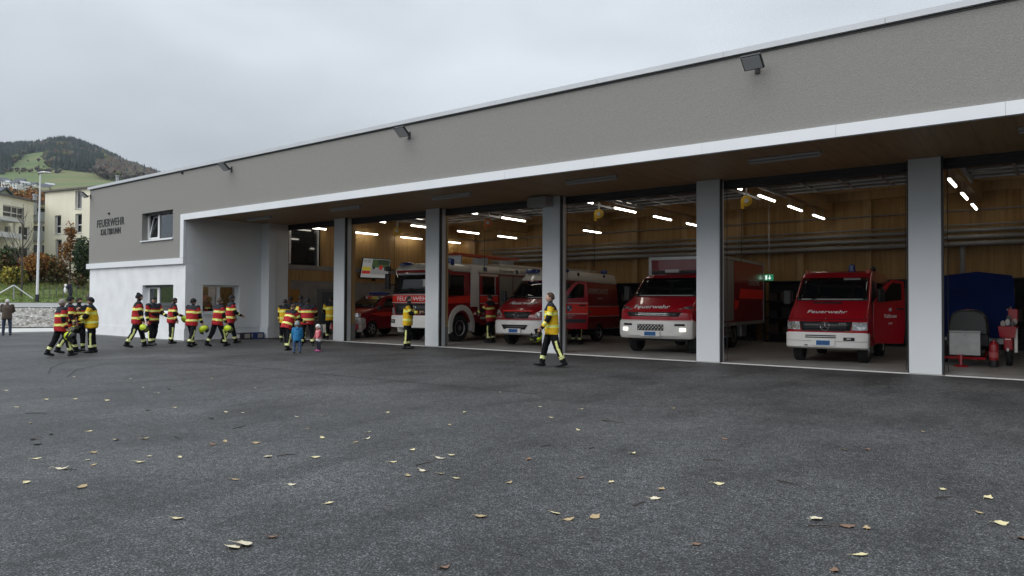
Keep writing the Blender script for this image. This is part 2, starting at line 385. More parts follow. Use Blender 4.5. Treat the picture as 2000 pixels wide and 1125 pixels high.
_nt.links.new(ramp_nodes(_nt, _n.outputs['Fac'], [(.3, (.075,.115,.035)), (.5, (.10,.145,.045)), (.62, (.15,.15,.06)), (.75, (.11,.15,.05))]), _b.inputs['Base Color'])
b = MB(); vs = []; XS = list(range(-500, 901, 20)); RS = [140,180,240,300,400,500,600,750,900,1020,1150]+list(range(1200,2201,50))+[2400,2900]
for r in RS:
    for x in XS:
        p = hill_pt(x, min(r, 2200))
        if r > 2200: q = hill_pt(x, 2200); p = Vector((q.x*r/2200, q.y*r/2200, q.z*(1-(r-2200)/1200)))
        p.z += (6*noise.noise((p.x*.006, p.y*.006, 1)) if 700 < r < 2100 else 0)
        vs.append(p)
nx = len(XS)
b.add(vs, [(i*nx+j, i*nx+j+1, (i+1)*nx+j+1, (i+1)*nx+j) for i in range(len(RS)-1) for j in range(nx-1)])
tag(b.build('hills', MEAD, smooth=True), kind='structure')
# forest on the hill
UPF = [(-100,335),(0,331),(22,326),(36,314),(44,304),(88,297),(100,298),(108,291),(137,288),(141,300),(170,306),(200,316),(240,330),(330,352)]
def inpoly(x, y, P):
    c = False; j = len(P)-1
    for i in range(len(P)):
        if (P[i][1] > y) != (P[j][1] > y) and x < (P[j][0]-P[i][0])*(y-P[i][1])/(P[j][1]-P[i][1])+P[i][0]: c = not c
        j = i
    return c
CL1 = [(86,306),(108,300),(126,304),(146,300),(170,304),(205,316),(192,337),(150,336),(122,331),(104,334),(92,325)]
CL2 = [(186,326),(215,320),(260,322),(320,345),(320,356),(230,354),(196,350),(188,338)]
GAPS = [[(112,292),(136,290),(138,299),(120,300)], [(120,312),(138,312),(142,322),(124,324)], [(184,304),(200,305),(198,309),(184,308)]]
def is_forest(x, y):
    if any(inpoly(x, y, g) for g in GAPS): return 0
    if inpoly(x, y, CL2): return 2
    if y < lerp_tab(UPF, x): return 1
    if inpoly(x, y, CL1): return 1
    if -80 < x < 117 and abs(y-(335.5+.02*x)) < 1.4: return 3
    if x < 46 and 338 < y < 341 and x < 12: return 3
    return 0
CON = [mat('spruce_dark', (.016,.030,.028), 1), mat('spruce_blue', (.030,.048,.045), 1), mat('beech_brown', (.07,.05,.042), 1), mat('beech_rust', (.095,.058,.04), 1), mat('bare_grey', (.10,.088,.07), 1), mat('leafy_olive', (.085,.095,.03), 1)]
b = MB(); cnt = 0
for k in range(60000):
    if cnt > 7200: break
    x = random.uniform(-110, 345); r = math.sqrt(random.uniform(1150**2, 2215**2)); y = hill_y(x, r); f = is_forest(x, y)
    if not f: 
        if random.random() > .012 or y > 352: continue
        f = 3
    p = hill_pt(x, r); nz_ = noise.noise((p.x*.012, p.y*.012, 5))
    con = (f == 1 and nz_ < .13)
    if f == 3 or (f == 2): con = random.random() < .06
    cnt += 1
    if con:
        h = random.uniform(13, 25); w = h*.2; n = 6; mi = 0 if random.random() < .6 else 1
        for t0, t1, ww in ((.06,.55,1.0),(.32,.8,.75),(.6,1.0,.48)):
            a0 = random.random()*6; rr = [(p.x+w*ww*random.uniform(.75,1.2)*math.cos(a0+6.283*i/n), p.y+w*ww*random.uniform(.75,1.2)*math.sin(a0+6.283*i/n), p.z+h*t0) for i in range(n)]
            b.add(rr+[(p.x, p.y, p.z+h*t1)], [(i, (i+1) % n, n) for i in range(n)], mi)
    else:
        h = random.uniform(8, 17) if f != 3 else random.uniform(4, 9); mi = random.choice([2,2,3,4,4,5]) if f != 1 else random.choice([2,4,4,5,5,3])
        for q in range(3):
            c = (p.x+random.gauss(0,h*.16), p.y+random.gauss(0,h*.16), p.z+h*random.uniform(.45,.75)); rr = h*random.uniform(.2,.34)
            vs = [(c[0]+rr*random.uniform(.7,1.2)*a_, c[1]+rr*random.uniform(.7,1.2)*b_, c[2]+rr*random.uniform(.7,1.2)*c_) for a_, b_, c_ in ((1,0,0),(0,1,0),(-1,0,0),(0,-1,0),(0,0,1.2),(0,0,-1.4),(.7,.7,.5),(-.7,.7,.5),(-.7,-.7,.5),(.7,-.7,.5))]
            b.add(vs, [(0,6,5),(6,1,5),(1,7,5),(7,2,5),(2,8,5),(8,3,5),(3,9,5),(9,0,5),(0,4,6),(6,4,1),(1,4,7),(7,4,2),(2,4,8),(8,4,3),(3,4,9),(9,4,0)], mi)
tag(b.build('hill_forest', CON), 'dark spruce and brown autumn forest covering the hill', 'forest', kind='stuff')
# ---------------------------------------------------------------- village houses on the slope
HW = [mat('house_white', (.78,.78,.77), .8), mat('house_cream', (.62,.60,.54), .8), mat('house_grey', (.42,.43,.44), .8)]
HR = [mat('roof_slate', (.09,.10,.12), .8), mat('roof_brown', (.12,.09,.08), .8), mat('roof_pale', (.45,.46,.48), .7)]
HWIN = mat('far_window', (.03,.035,.04), .2)
def village_house(px, py, r, w, d, h, rz, wi, ri, label):
    dd = ray(px, py); hh = math.hypot(dd.x, dd.y); p = CP+dd*(r/hh)
    e = empty('village_house', p, rz, label, 'house', 'houses of the village on the slope')
    m = MB(); m.box(-w/2, w/2, -d/2, d/2, -4, h); m.build('wall', HW[wi], e)
    m = MB(); m.prism([(-d/2-.5, h+.05), (d/2+.5, h+.05), (0, h+d*.36)], 'x', -w/2-.5, w/2+.5); m.build('roof', HR[ri], e)
    for k in range(int(w/3)):
        for zz in ((1.0, 2.4), (3.6, 5.0)):
            if zz[1] < h:
                m = MB(); xx = -w/2+1.5+k*3; m.box(xx-.6, xx+.6, -d/2-.06, -d/2-.02, *zz); m.build('window', HWIN, e)
VH_ = [(6,361,'small white house among rust trees at the far left of the slope'),(21,366,'low grey-roofed house left of the big white village house'),(29,368,'second house of the row left of the big white village house'),(40,362,'tallest white village house with pitched roof on the slope'),(48,368,'white house just right of the tallest village house'),(58,367,'white house half way between tallest house and lamp pole'),(64,368,'dark-roofed house beside the lamp pole on the left'),(84,371,'white house just right of the lamp pole on the slope'),(90,373,'flat pale house under the white-roofed village row'),(97,371,'white house at the right end of the village row'),(101,373,'white house touching the edge of the tall beige block'),(96,381,'white terrace house below the village row near beige block'),(99,386,'lowest white village house next to the tall beige block'),(35,371,'grey house below the tallest white village house'),(14,364,'grey-roofed house right of the far left white house'),(53,372,'dark-roofed house lowest behind the lamp pole')]
for i, (px, py, lb) in enumerate(VH_):
    random.seed(i*13+5)
    village_house(px, py, 1000+random.uniform(-60, 120), random.uniform(6.5, 10)*(1.15 if i == 3 else 1), random.uniform(6.5, 8.5), random.uniform(4.6, 6)*(1.1 if i == 3 else 1), CYAW+.55+random.uniform(-.5,.5), 0 if random.random() < .75 else 2, random.choice([0,0,1,2]), lb)
random.seed(3)
# ---------------------------------------------------------------- leaf clouds
def leaf_cloud(b, c, rad, n, s, mis, shell=.45, flat=1.0):
    for k in range(n):
        while True:
            q = Vector((random.uniform(-1,1), random.uniform(-1,1), random.uniform(-1,1)))
            if q.length < 1 and (q.length > shell or random.random() < .35): break
        p = Vector((c[0]+q.x*rad[0], c[1]+q.y*rad[1], c[2]+q.z*rad[2]*flat))
        nrm = Vector((random.gauss(0,1), random.gauss(0,1), random.gauss(.3,1))).normalized(); t = nrm.orthogonal().normalized(); w = nrm.cross(t)
        a = random.uniform(0,6.28); t, w = t*math.cos(a)+w*math.sin(a), w*math.cos(a)-t*math.sin(a); ss = s*random.uniform(.6,1.4)
        b.add([p-t*ss, p+w*ss*.5+nrm*ss*.15, p+t*ss, p-w*ss*.5+nrm*ss*.15], [(0,1,2,3)], random.choice(mis))
LEAF = [mat('leaf_dark', (.022,.040,.015), .8), mat('leaf_green', (.055,.085,.022), .8), mat('leaf_rust', (.22,.085,.02), .8), mat('leaf_orange', (.33,.15,.025), .8), mat('leaf_yellow', (.36,.30,.045), .8), mat('leaf_brown', (.13,.065,.03), .8), mat('leaf_olive', (.10,.11,.025), .8)]
BARK = mat('bark', (.085,.07,.055), .95, var=.3, vscale=12)
# autumn wood between the village and the flats
b = MB()
for k in range(46):
    x = random.uniform(-40, 112); y = random.uniform(383, 400); r = random.uniform(240, 420); d = ray(x, y); p = CP+d*(r/math.hypot(d.x, d.y)); rr = random.uniform(3.5, 6.5)
    mis = random.choice([[2,5],[2,3,5],[5,5,6],[2,5],[0,1] if random.random() < .4 else [5,2]])
    for q in range(4): leaf_cloud(b, (p.x+random.gauss(0,2), p.y+random.gauss(0,2), p.z-1+random.uniform(-3,2.2)), (rr*.6, rr*.6, rr*.6), 90, .55, mis, .5)
    b.tube([(p.x, p.y, p.z-14), (p.x, p.y, p.z)], .25, 5, 7)
tag(b.build('autumn_wood', LEAF+[BARK]), 'rust-brown autumn wood rising behind the low flats', 'wood', kind='stuff')

# air between here and the hill
b = MB(); b.box(-4200, 2600, -2600, 4200, -1.5, 640)
hz_ = bpy.data.materials.new('haze'); hz_.use_nodes = True; _n = hz_.node_tree; _n.nodes.clear()
_o = N('ShaderNodeOutputMaterial', _n); _v = N('ShaderNodeVolumePrincipled', _n); _v.inputs['Color'].default_value = (.80,.88,.97,1); _v.inputs['Density'].default_value = .000075
_n.links.new(_v.outputs[0], _o.inputs['Volume']); tag(b.build('haze', hz_), 'thin pale haze in front of the hill', 'haze', kind='stuff')
# ================================================================= FLATS AND BANK
BEIGE = mat('beige_render', (.80,.76,.62), .9, var=.10, vscale=.7, stretch=(1,1,.25), bump=.2, bscale=20)
PALEB = mat('balcony_parapet', (.62,.63,.63), .6); FROST = mat('frosted_glass', (.36,.39,.40), .25)
ROOFD = mat('flat_roof_edge', (.13,.12,.115), .8); BLIND = mat('grey_blind', (.17,.175,.18), .6, bump=.5, bscale=40, stretch=(.1,.1,1))
DKGL = mat('house_glass', (.02,.024,.027), .06, spec=.7)
class Facade:
    def __init__(s, pl, pr):
        s.o = Vector((pl.x, pl.y, 0)); d = Vector((pr.x-pl.x, pr.y-pl.y, 0)); s.w = d.length; s.x = d.normalized(); s.n = Vector((s.x.y, -s.x.x, 0))
        s.rz = math.atan2(s.x.y, s.x.x)
    def at(s, px, py):
        d = ray(px, py); t = (s.o-CP).dot(s.n)/d.dot(s.n); p = CP+d*t; return ((p-s.o).dot(s.x), p.z)
    def rect(s, x0, y0, x1, y1):
        a = s.at(x0, (y0)); c = s.at(x1, y1); return min(a[0], c[0]), max(a[0], c[0]), min(a[1], c[1]), max(a[1], c[1])
def wall_with_holes(name, w, z0, z1, holes, m, parent, y0=0.0, y1=.35, axis='x', bevel=0):
    # wall in the local x-z plane with rectangular openings
    xs = sorted({0, w, *[h[0] for h in holes], *[h[1] for h in holes]}); zs = sorted({z0, z1, *[h[2] for h in holes], *[h[3] for h in holes]})
    b = MB()
    for i in range(len(xs)-1):
        run = None
        for j in range(len(zs)-1):
            cx, cz = (xs[i]+xs[i+1])/2, (zs[j]+zs[j+1])/2
            hole = any(h[0] < cx < h[1] and h[2] < cz < h[3] for h in holes)
            if not hole: run = (run[0], zs[j+1]) if run else (zs[j], zs[j+1])
            if (hole or j == len(zs)-2) and run:
                if axis == 'x': b.box(xs[i], xs[i+1], y0, y1, *run)
                else: b.box(y0, y1, xs[i], xs[i+1], *run)
                run = None
    o = b.build(name, m, parent)
    bm = bmesh.new(); bm.from_mesh(o.data); bmesh.ops.remove_doubles(bm, verts=bm.verts, dist=.0005)
    seen = {}; kill = []
    for f in bm.faces:
        k = tuple(sorted(v.index for v in f.verts))
        if k in seen: kill += [f, seen[k]]
        seen[k] = f
    bmesh.ops.delete(bm, geom=list(set(kill)), context='FACES_ONLY'); bm.to_mesh(o.data); bm.free(); return o
def flat_window(e, r, mull=(), bar=None, frame=PVC, glass=DKGL, sill=True, depth=.16, fw=.07):
    x0, x1, z0, z1 = r
    b = MB(); b.box(x0, x1, depth, depth+.06, z0, z0+fw); b.box(x0, x1, depth, depth+.06, z1-fw, z1); b.box(x0, x0+fw, depth, depth+.06, z0+fw, z1-fw); b.box(x1-fw, x1, depth, depth+.06, z0+fw, z1-fw)
    for t in mull: xm = x0+(x1-x0)*t; b.box(xm-fw*.6, xm+fw*.6, depth-.004, depth+.06, z0+fw, z1-fw)
    if bar: zm = z0+(z1-z0)*bar; b.box(x0+fw, x1-fw, depth-.008, depth+.06, zm-fw*.6, zm+fw*.6)
    f = b.build('window', frame, e)
    b = MB(); b.box(x0+fw*.5, x1-fw*.5, depth+.062, depth+.08, z0+fw*.5, z1-fw*.5); b.build('pane', glass, f)
    if sill: b = MB(); b.box(x0-.05, x1+.05, -.05, depth, z0-.05, z0-.003); b.build('sill', PALEB, f)
# --- tall beige block
FA = Facade(onU(87, 450, 88), onU(215, 450, 79.5))
eA = empty('apartment_block', FA.o, FA.rz, 'tall beige apartment block with narrow windows behind the fire station', 'building')
zt = FA.at(87, 376)[1]; zb_ = zb-.5
wins = [(107,421,119,456),(147,372.5,159,407),(147,418,159,454),(108,468,119,505),(147,465,159,503),(109,516,119,545)]
RC = [FA.rect(*w) for w in wins]
for i in range(len(RC)): RC[i] = (RC[i][0], RC[i][0]+1.02, RC[i][2], RC[i][3])
wall_with_holes('wall', FA.w+4, zb_, zt, RC, BEIGE, eA)
b = MB(); b.box(.02, FA.w+3.9, .36, 9, zb_, zt-.2); b.build('core', BEIGE, eA)
b = MB(); b.box(-.25, FA.w+4.2, -.25, 9.2, zt, zt+.16); b.build('roof', ROOFD, eA)
for i, r in enumerate(RC): flat_window(eA, r, bar=None if i == 1 else .42, glass=BLIND if i == 1 else DKGL)
for r in RC:
    b = MB(); b.box(r[0]+.02, r[0]+.3, .10, .15, r[2]+.02, r[3]-.02); b.build('curtain', mat('curtain', (.35,.35,.34), .9), eA)
b = MB(); b.cyl((-.35,-.1,zb_), (-.35,-.1,FA.at(87,436)[1]), .10, n=10); b.build('downpipe', mat('zinc', (.33,.34,.35), .5, metal=.5), eA)
ch = onU(229.5, 346, 84); b = MB(); b.cyl((ch.x, ch.y, ch.z-4), (ch.x, ch.y, ch.z), .16, n=10); b.cyl((ch.x, ch.y, ch.z+.05), (ch.x, ch.y, ch.z+.18), .20, n=10)
o = b.build('chimney_pipe', STEEL); o.parent = eA; o.matrix_parent_inverse = eA.matrix_basis.inverted()
# --- low beige flats with loggias
FB = Facade(onU(-60, 450, 81), onU(65, 450, 88))
eB = empty('apartment_building', FB.o, FB.rz, 'lower beige apartment building with wide windows and balconies at the left edge', 'building')
zt2 = FB.at(63, 394)[1]
wB = [(6,399,47,429),(37,441,57.5,470),(37,482,57.5,506),(9,440,20,469),(9,480,20,505)]
RB = [FB.rect(*w) for w in wB]
wall_with_holes('wall', FB.w, zb_, zt2, RB, BEIGE, eB)
b = MB(); b.box(.02, FB.w-.02, .36, 10, zb_, zt2-.2); b.build('core', BEIGE, eB)
b = MB(); b.box(-.3, FB.w+.3, -.3, 10.3, zt2, zt2+.18); b.build('roof', ROOFD, eB)
flat_window(eB, RB[0], (.45,.72), .42, frame=ALU, fw=.10); flat_window(eB, RB[1], (.42,), .34); flat_window(eB, RB[2], (.42,), None); flat_window(eB, RB[3], (), None, glass=BLIND); flat_window(eB, RB[4], (), None, glass=BLIND)
for (y0, y1) in ((450,463),(492,506)):
    x0, x1, z0, z1 = FB.rect(-40, y0, 13, y1); b = MB(); b.box(x0, x1, -1.5, -1.42, z0, z1); b.box(x0, x1, -1.5, -.01, z0-.2, z0-.004); b.box(x1-.08, x1, -1.418, -.01, z0, z1); b.build('balcony', PALEB, eB)
x0, x1, z0, z1 = FB.rect(-40, 427, 16, 433); b = MB(); b.box(x0, x1, -1.6, -.01, z0, z0+.22); b.build('canopy', PALEB, eB)
for px in (3, ):
    x0, _, z0, z1 = FB.rect(px, 434, px+5, 505); b = MB(); b.box(x0, x0+.3, -1.35, -1.1, z0, z1); b.build('balcony_post', BEIGE, eB)
ch = onU(68.5, 383, 90); b = MB(); b.cyl((ch.x, ch.y, ch.z-2), (ch.x, ch.y, ch.z), .2, n=10); b.cyl((ch.x-.35, ch.y, ch.z-2), (ch.x-.35, ch.y, ch.z-.3), .17, n=10); b.cyl((ch.x, ch.y, ch.z+.02), (ch.x, ch.y, ch.z+.2), .26, n=10)
o = b.build('chimney_pipe', STEEL); o.parent = eB; o.matrix_parent_inverse = eB.matrix_basis.inverted()
# --- recessed loggia wing between the two
FC = Facade(onU(58, 450, 91), onU(92, 450, 91))
eC = empty('loggia_wing', FC.o, FC.rz, 'recessed wing with stacked glass-fronted loggias between the two beige blocks', 'building')
zt3 = FC.at(75, 399)[1]
LG = [FC.rect(65, 403, 88, 433), FC.rect(65, 438, 88, 470), FC.rect(65, 476, 88, 512)]
wall_with_holes('wall', FC.w, zb_, zt3, LG, BEIGE, eC)
b = MB(); b.box(.01, FC.w-.01, 1.9, 6, zb_, zt3-.1); b.build('core', BEIGE, eC)
b = MB(); b.box(-.2, FC.w+.2, -.4, 6, zt3, zt3+.2); b.build('roof', ROOFD, eC)
for r in LG:
    b = MB(); b.box(r[0], r[1], -.55, .35, r[2]-.22, r[2]-.01); b.build('balcony_slab', CONC, eC)
    b = MB(); b.box(r[0]+.03, r[1]-.03, -.5, -.46, r[2], r[2]+.95); b.build('balustrade', FROST, eC)
    b = MB(); b.box(r[0]+.02, r[1]-.02, 1.80, 1.88, r[2], r[3]); b.build('glazing', DKGL, eC)
    b = MB(); b.box((r[0]+r[1])/2-.05, (r[0]+r[1])/2+.05, 1.72, 1.79, r[2], r[3]); b.build('mullion', PVC, eC)
# terrace box on the tall block's left
p = onU(94, 408, 87.5); x0, x1, z0, z1 = FA.rect(85, 399, 97, 416)
# --- gabled house behind
FG = Facade(onU(-22, 400, 122), onU(27, 400, 124))
eG = empty('gabled_house', FG.o, FG.rz, 'pale gabled house with a white-barred gable window behind the low flats', 'house')
gx = FG.at(11, 369); ge0 = FG.at(-9, 386); ge1 = FG.at(26, 386)
b = MB(); b.prism([(ge0[0], zb_), (ge1[0]-.2, zb_), (ge1[0]-.2, ge1[1]), (gx[0], gx[1]), (ge0[0], ge1[1])], 'y', 0, 8); b.build('wall', mat('house_pale', (.55,.55,.52), .8), eG)
b = MB(); b.add([(ge0[0]-.5,-.5,ge1[1]-.3),(gx[0],-.5,gx[1]+.12),(gx[0],8.5,gx[1]+.12),(ge0[0]-.5,8.5,ge1[1]-.3)], [(0,1,2,3)]); b.add([(ge1[0]+.5,-.5,ge1[1]-.3),(gx[0],-.5,gx[1]+.12),(gx[0],8.5,gx[1]+.12),(ge1[0]+.5,8.5,ge1[1]-.3)], [(0,1,2,3)])
o = b.build('roof', HR[0], eG); s_ = o.modifiers.new('s', 'SOLIDIFY'); s_.thickness = .2
b = MB(); b.prism([(gx[0]-1.3, gx[1]-2.1), (gx[0]+1.3, gx[1]-2.1), (gx[0]+.3, gx[1]-.7), (gx[0]-.3, gx[1]-.7)], 'y', -.06, -.01); w_ = b.build('window', DKGL, eG)
b = MB(); b.box(gx[0]-.06, gx[0]+.06, -.10, -.065, gx[1]-2.1, gx[1]-.7); b.box(gx[0]-.06-.55, gx[0]-.55+.06, -.10, -.065, gx[1]-2.1, gx[1]-1.2); b.box(gx[0]+.5, gx[0]+.62, -.10, -.065, gx[1]-2.1, gx[1]-1.2); b.build('bar', PVC, w_)

# ---------------------------------------------------------------- street lamp
lp = onU(72.5, 583, 67.6); topz = onU(77.5, 338, 67.6).z
e = empty('street_lamp', (lp.x, lp.y, lp.z), 0, 'tall white street lamp on the grass bank beside the road', 'street lamp')
hgt = topz-lp.z; WHP = mat('white_pole', (.74,.75,.75), .45)
b = MB(); b.tube([(0,0,.3),(.02*hgt*.3,.0,hgt*.3),(.02*hgt,.0,hgt)], [.095,.085,.05], 12); b.build('pole', WHP, e, smooth=True)
b = MB(); b.cyl((0,0,-.3), (0,0,.32), .15, n=12); b.build('base', DARKMET, e)
hd = RT; b = MB(); hx = .02*hgt
b.loft([[Vector((hx,0,hgt-.02))+hd*(t*1.15-.25)+Vector((-hd.y,hd.x,0))*(w*math.cos(a))+Vector((0,0,th*math.sin(a)+.05*math.sin(t*3))) for a in [2*math.pi*i/12 for i in range(12)]] for t, w, th in ((0,.03,.02),(.08,.11,.06),(.35,.19,.085),(.75,.17,.06),(1,.04,.02))])
b.build('lamp_head', ALU, e, smooth=True)
# ---------------------------------------------------------------- white bars, wire fence
e = empty('white_brace_frame', onU(27, 584, 68.5), 0, 'white slanting braces meeting on a thin post in the grass', 'pole')
A = onU(27, 557, 68.5)-onU(27, 584, 68.5); B_ = onU(-14, 580, 68.3)-onU(27, 584, 68.5); C_ = onU(64, 583, 68.5)-onU(27, 584, 68.5)
for q in (B_, C_): b = MB(); b.cyl(A, q, .045, n=8); b.build('brace', WHP, e)
b = MB(); b.cyl((0,0,-.1), A+Vector((0,0,.04)), .05, n=8); b.build('post', STEEL, e)
e = empty('wire_fence', onU(100, 584, 69.5), 0, 'thin wire mesh fence along the foot of the grass bank', 'fence'); fo = onU(100, 584, 69.5)
FW_ = mat('fence_wire', (.10,.11,.10), .6)
prev = None
for k in range(9):
    q = onU(84+k*13, 584, 69.5)-fo; b = MB(); b.cyl(q-Vector((0,0,.2)), q+Vector((0,0,1.05)), .03, n=6); b.build('post', FW_, e)
    if prev is not None:
        for zz in (.1,.35,.6,.85,1.03): b = MB(); b.cyl(prev+Vector((0,0,zz)), q+Vector((0,0,zz)), .009, n=4); b.build('wire', FW_, e)
    prev = q
# ---------------------------------------------------------------- shrubs and young trees on the bank
def shrub(px, py, u, w, h, mis, label, n=900, s=.16, group='shrubs on top of the bank', name='shrub'):
    p = onU(px, py, u); e = empty(name, (p.x, p.y, bank_z(u) if u < 82 else zb), 0, label, 'shrub', group)
    b = MB()
    for k in range(7):
        a = random.uniform(0, 6.28); rr = random.uniform(0, .55)*w/2
        leaf_cloud(b, (rr*math.cos(a), rr*math.sin(a), h*random.uniform(.35,.72)), (w*.3, w*.3, h*.3), n//7, s, mis, .35)
    b.build('foliage', LEAF, e)
    b = MB()
    for k in range(6): a = random.uniform(0,6.28); b.tube([(0,0,-.1), (.25*w*math.cos(a)*.5, .25*w*math.sin(a)*.5, h*.4), (.42*w*math.cos(a), .42*w*math.sin(a), h*.8)], [.04,.025,.01], 5)
    b.build('stem', BARK, e)
shrub(28, 540, 81, 3.6, 3.6, [0,0,1], 'dense dark green laurel shrub left of the orange bush', 1500)
shrub(4, 545, 80, 2.4, 3.0, [6,5,1], 'olive and brown shrub at the left edge of the bank', 900)
shrub(18, 548, 78.5, 1.6, 1.9, [4,4,6], 'small yellow-leaved shrub in front of the dark laurel', 500)
shrub(38, 549, 78.5, 1.3, 1.7, [4,6], 'yellow-green shrub left of the lamp pole', 400)
shrub(62, 545, 80, 3.2, 3.0, [3,2,3], 'bright orange autumn bush behind the street lamp', 1400)
shrub(84, 543, 81, 3.0, 2.9, [0,1,1], 'dark green bush right of the street lamp', 1200)
shrub(100, 545, 80, 3.2, 2.9, [2,5,6], 'rust and olive bush between green bush and young maple', 1000)
shrub(116, 548, 79.5, 2.4, 2.2, [5,5,6], 'thin brown twiggy bush left of the young maple', 400)
shrub(165, 552, 76, 2.6, 5.0, [0,0,0,1], 'tall dark evergreen bush against the fire station corner', 2600, .14)
shrub(153, 556, 76, 1.9, 2.0, [5,6,0], 'brownish low bush under the tall evergreen', 700)
def young_tree(px, py, u, h, crown, label, bare=False):
    p = onU(px, py, u); e = empty('young_tree', (p.x, p.y, bank_z(u)), 0, label, 'tree'); b = MB()
    b.tube([(0,0,-.1),(.03,0,h*.35),(-.02,.03,h*.7),(.02,0,h)], [.09,.07,.045,.012], 8); 
    tips = []
    for k in range(26 if bare else 16):
        z0 = h*random.uniform(.28, .85); a = random.uniform(0, 6.28); l = (h-z0)*random.uniform(.35,.6)*(1.2 if bare else .6)
        q = Vector((l*.55*math.cos(a), l*.55*math.sin(a), z0+l*.95)); m_ = Vector((l*.3*math.cos(a), l*.3*math.sin(a), z0+l*.4)); b.tube([(0,0,z0), m_, q], [.03,.018,.006], 5); tips.append((m_, q))
    b.build('trunk', BARK, e)
    b = MB()
    if not bare:
        for m_, q in tips:
            for c in (m_, (m_+q)/2, q): leaf_cloud(b, c, (.42,.42,.42), 26, .10, crown, .2)
        for zz in (.8,.88,.95): leaf_cloud(b, (0,0,h*zz), (.4,.4,.45), 40, .10, crown, .2)
    else:
        for m_, q in tips: b.tube([m_, m_+Vector((random.gauss(0,.5), random.gauss(0,.5), .7))], .006, 4); b.tube([(m_+q)/2, (m_+q)/2+Vector((random.gauss(0,.4), random.gauss(0,.4), .6))], .005, 4)
    b.build('crown' if not bare else 'twigs', LEAF if not bare else BARK, e)
young_tree(136, 552, 77, 6.0, [2,3,5], 'slim young maple with rust-orange leaves on the bank')
young_tree(42, 578, 71, 7.6, None, 'bare young tree with fine grey twigs left of the street lamp', True)
# ================================================================= FIRE STATION
YF, YT, XW, XL, XR = 14.36, 18.31, -26.95, -35.4, 12.9
ZS, ZF0, ZF1, ZR = 4.84, 4.68, 4.91, 6.62
PX0, PITCH_, PW = -2.785, 5.036, .70
HX0, HY1, HZ = -27.45, 30.7, 5.95      # hall: left wall, back wall, ceiling
ST = empty('fire_station', (0,0,0), 0, 'long low fire station of grey stucco with wide open vehicle bays', 'building')
# upper stucco wall (front) with the tilted window
UWIN = (-30.40, -27.87, 4.03, 5.17); LWIN = (-30.38, -27.86, 1.08, 2.20)
def shift_holes(hs, x0): return [(h[0]-x0, h[1]-x0, h[2], h[3]) for h in hs]
o = wall_with_holes('upper_wall_annex', XW-.25-XL, 3.22, ZR, shift_holes([UWIN], XL), STUCCO, ST, YF, YF+.38); o.location.x = XL
b = MB(); b.box(XW-.25, XR, YF, YF+.38, ZF1, ZR); b.build('upper_wall', STUCCO, ST)
b = MB(); b.box(XL, XL+.38, YF+.38, 31.4, 3.22, ZR); b.build('upper_wall_side', STUCCO, ST)
b = MB(); b.box(XL, XR, 31.02, 31.4, 0, ZR); b.build('rear_wall', STUCCO, ST)
b = MB(); b.box(XR, XR+.38, YF, 31.4, 0, ZR); b.build('end_wall', STUCCO, ST)
b = MB(); b.box(XL+.1, XR, YF+.1, 31.3, ZR-.25, ZR-.05); b.build('roof', CONC, ST)
# roof edge flashing in lengths
x = XL-.12
while x < XR+.4:
    x2 = min(x+3.0, XR+.46); b = MB(); b.prism([(YF-.07, ZR), (YF-.07, ZR+.11), (YF+.45, ZR+.15), (YF+.45, ZR+.10), (YF-.02, ZR+.06), (YF-.02, ZR)], 'x', x, x2-.006); b.build('roof_flashing', mat('flashing_zinc', (.55,.58,.61), .4, var=.08, vscale=.6), ST); x = x2
b = MB(); b.box(XL-.07, XL-.02, YF+.45, 31.4, ZR, ZR+.12); b.build('roof_flashing', mat('flashing_zinc', (.55,.58,.61), .4, var=.08, vscale=.6), ST)
b = MB(); b.box(XL-.01, XR, YF-.012, YF-.002, ZR-.05, ZR-.002); b.build('shadow_strip', BLACK, ST)  # black strip drawn as the shadow line below the flashing
# annex ground floor (white) with plinth
o = wall_with_holes('ground_wall_annex', XW-XL, .47, 2.99, shift_holes([LWIN], XL), WHITEW, ST, YF+.05, YF+.42); o.location.x = XL
b = MB(); b.box(XL+.03, XW-.02, YF+.035, YF+.42, .03, .468); b.build('plinth', mat('plinth_render', (.80,.82,.83), .85, var=.08, vscale=2.0, bump=.2, bscale=60), ST)
b = MB(); b.box(XL, XL+.4, YF+.42, 31.4, .03, 2.99); b.build('ground_wall_side', WHITEW, ST)
b = MB(); b.box(XL-.02, XW, YF+.0, YF+.033, -.01, .012); b.box(XW+.0, XW+.04, YF+.0, YF+3.3, -.01, .012); b.build('base_drip', mat('base_stone', (.45,.45,.44), .9, var=.5, vscale=9), ST)
# porch side wall with window
PWIN = (15.13, 16.72, 1.07, 2.20)
o = wall_with_holes('porch_wall', 17.72-(YF+.422), .47, ZS, [(PWIN[0]-YF-.422, PWIN[1]-YF-.422, PWIN[2], PWIN[3])], SHADEW, ST, XW-.4, XW-.003, axis='y'); o.location.y = YF+.422
b = MB(); b.box(XW-.4, XW-.003, YF+.07, YF+.42, 2.995, ZS); b.build('porch_wall_head', SHADEW, ST)
b = MB(); b.box(XW-.4, XW-.018, YF+.422, 17.7, .03, .468); b.build('porch_plinth', SHADEW, ST)
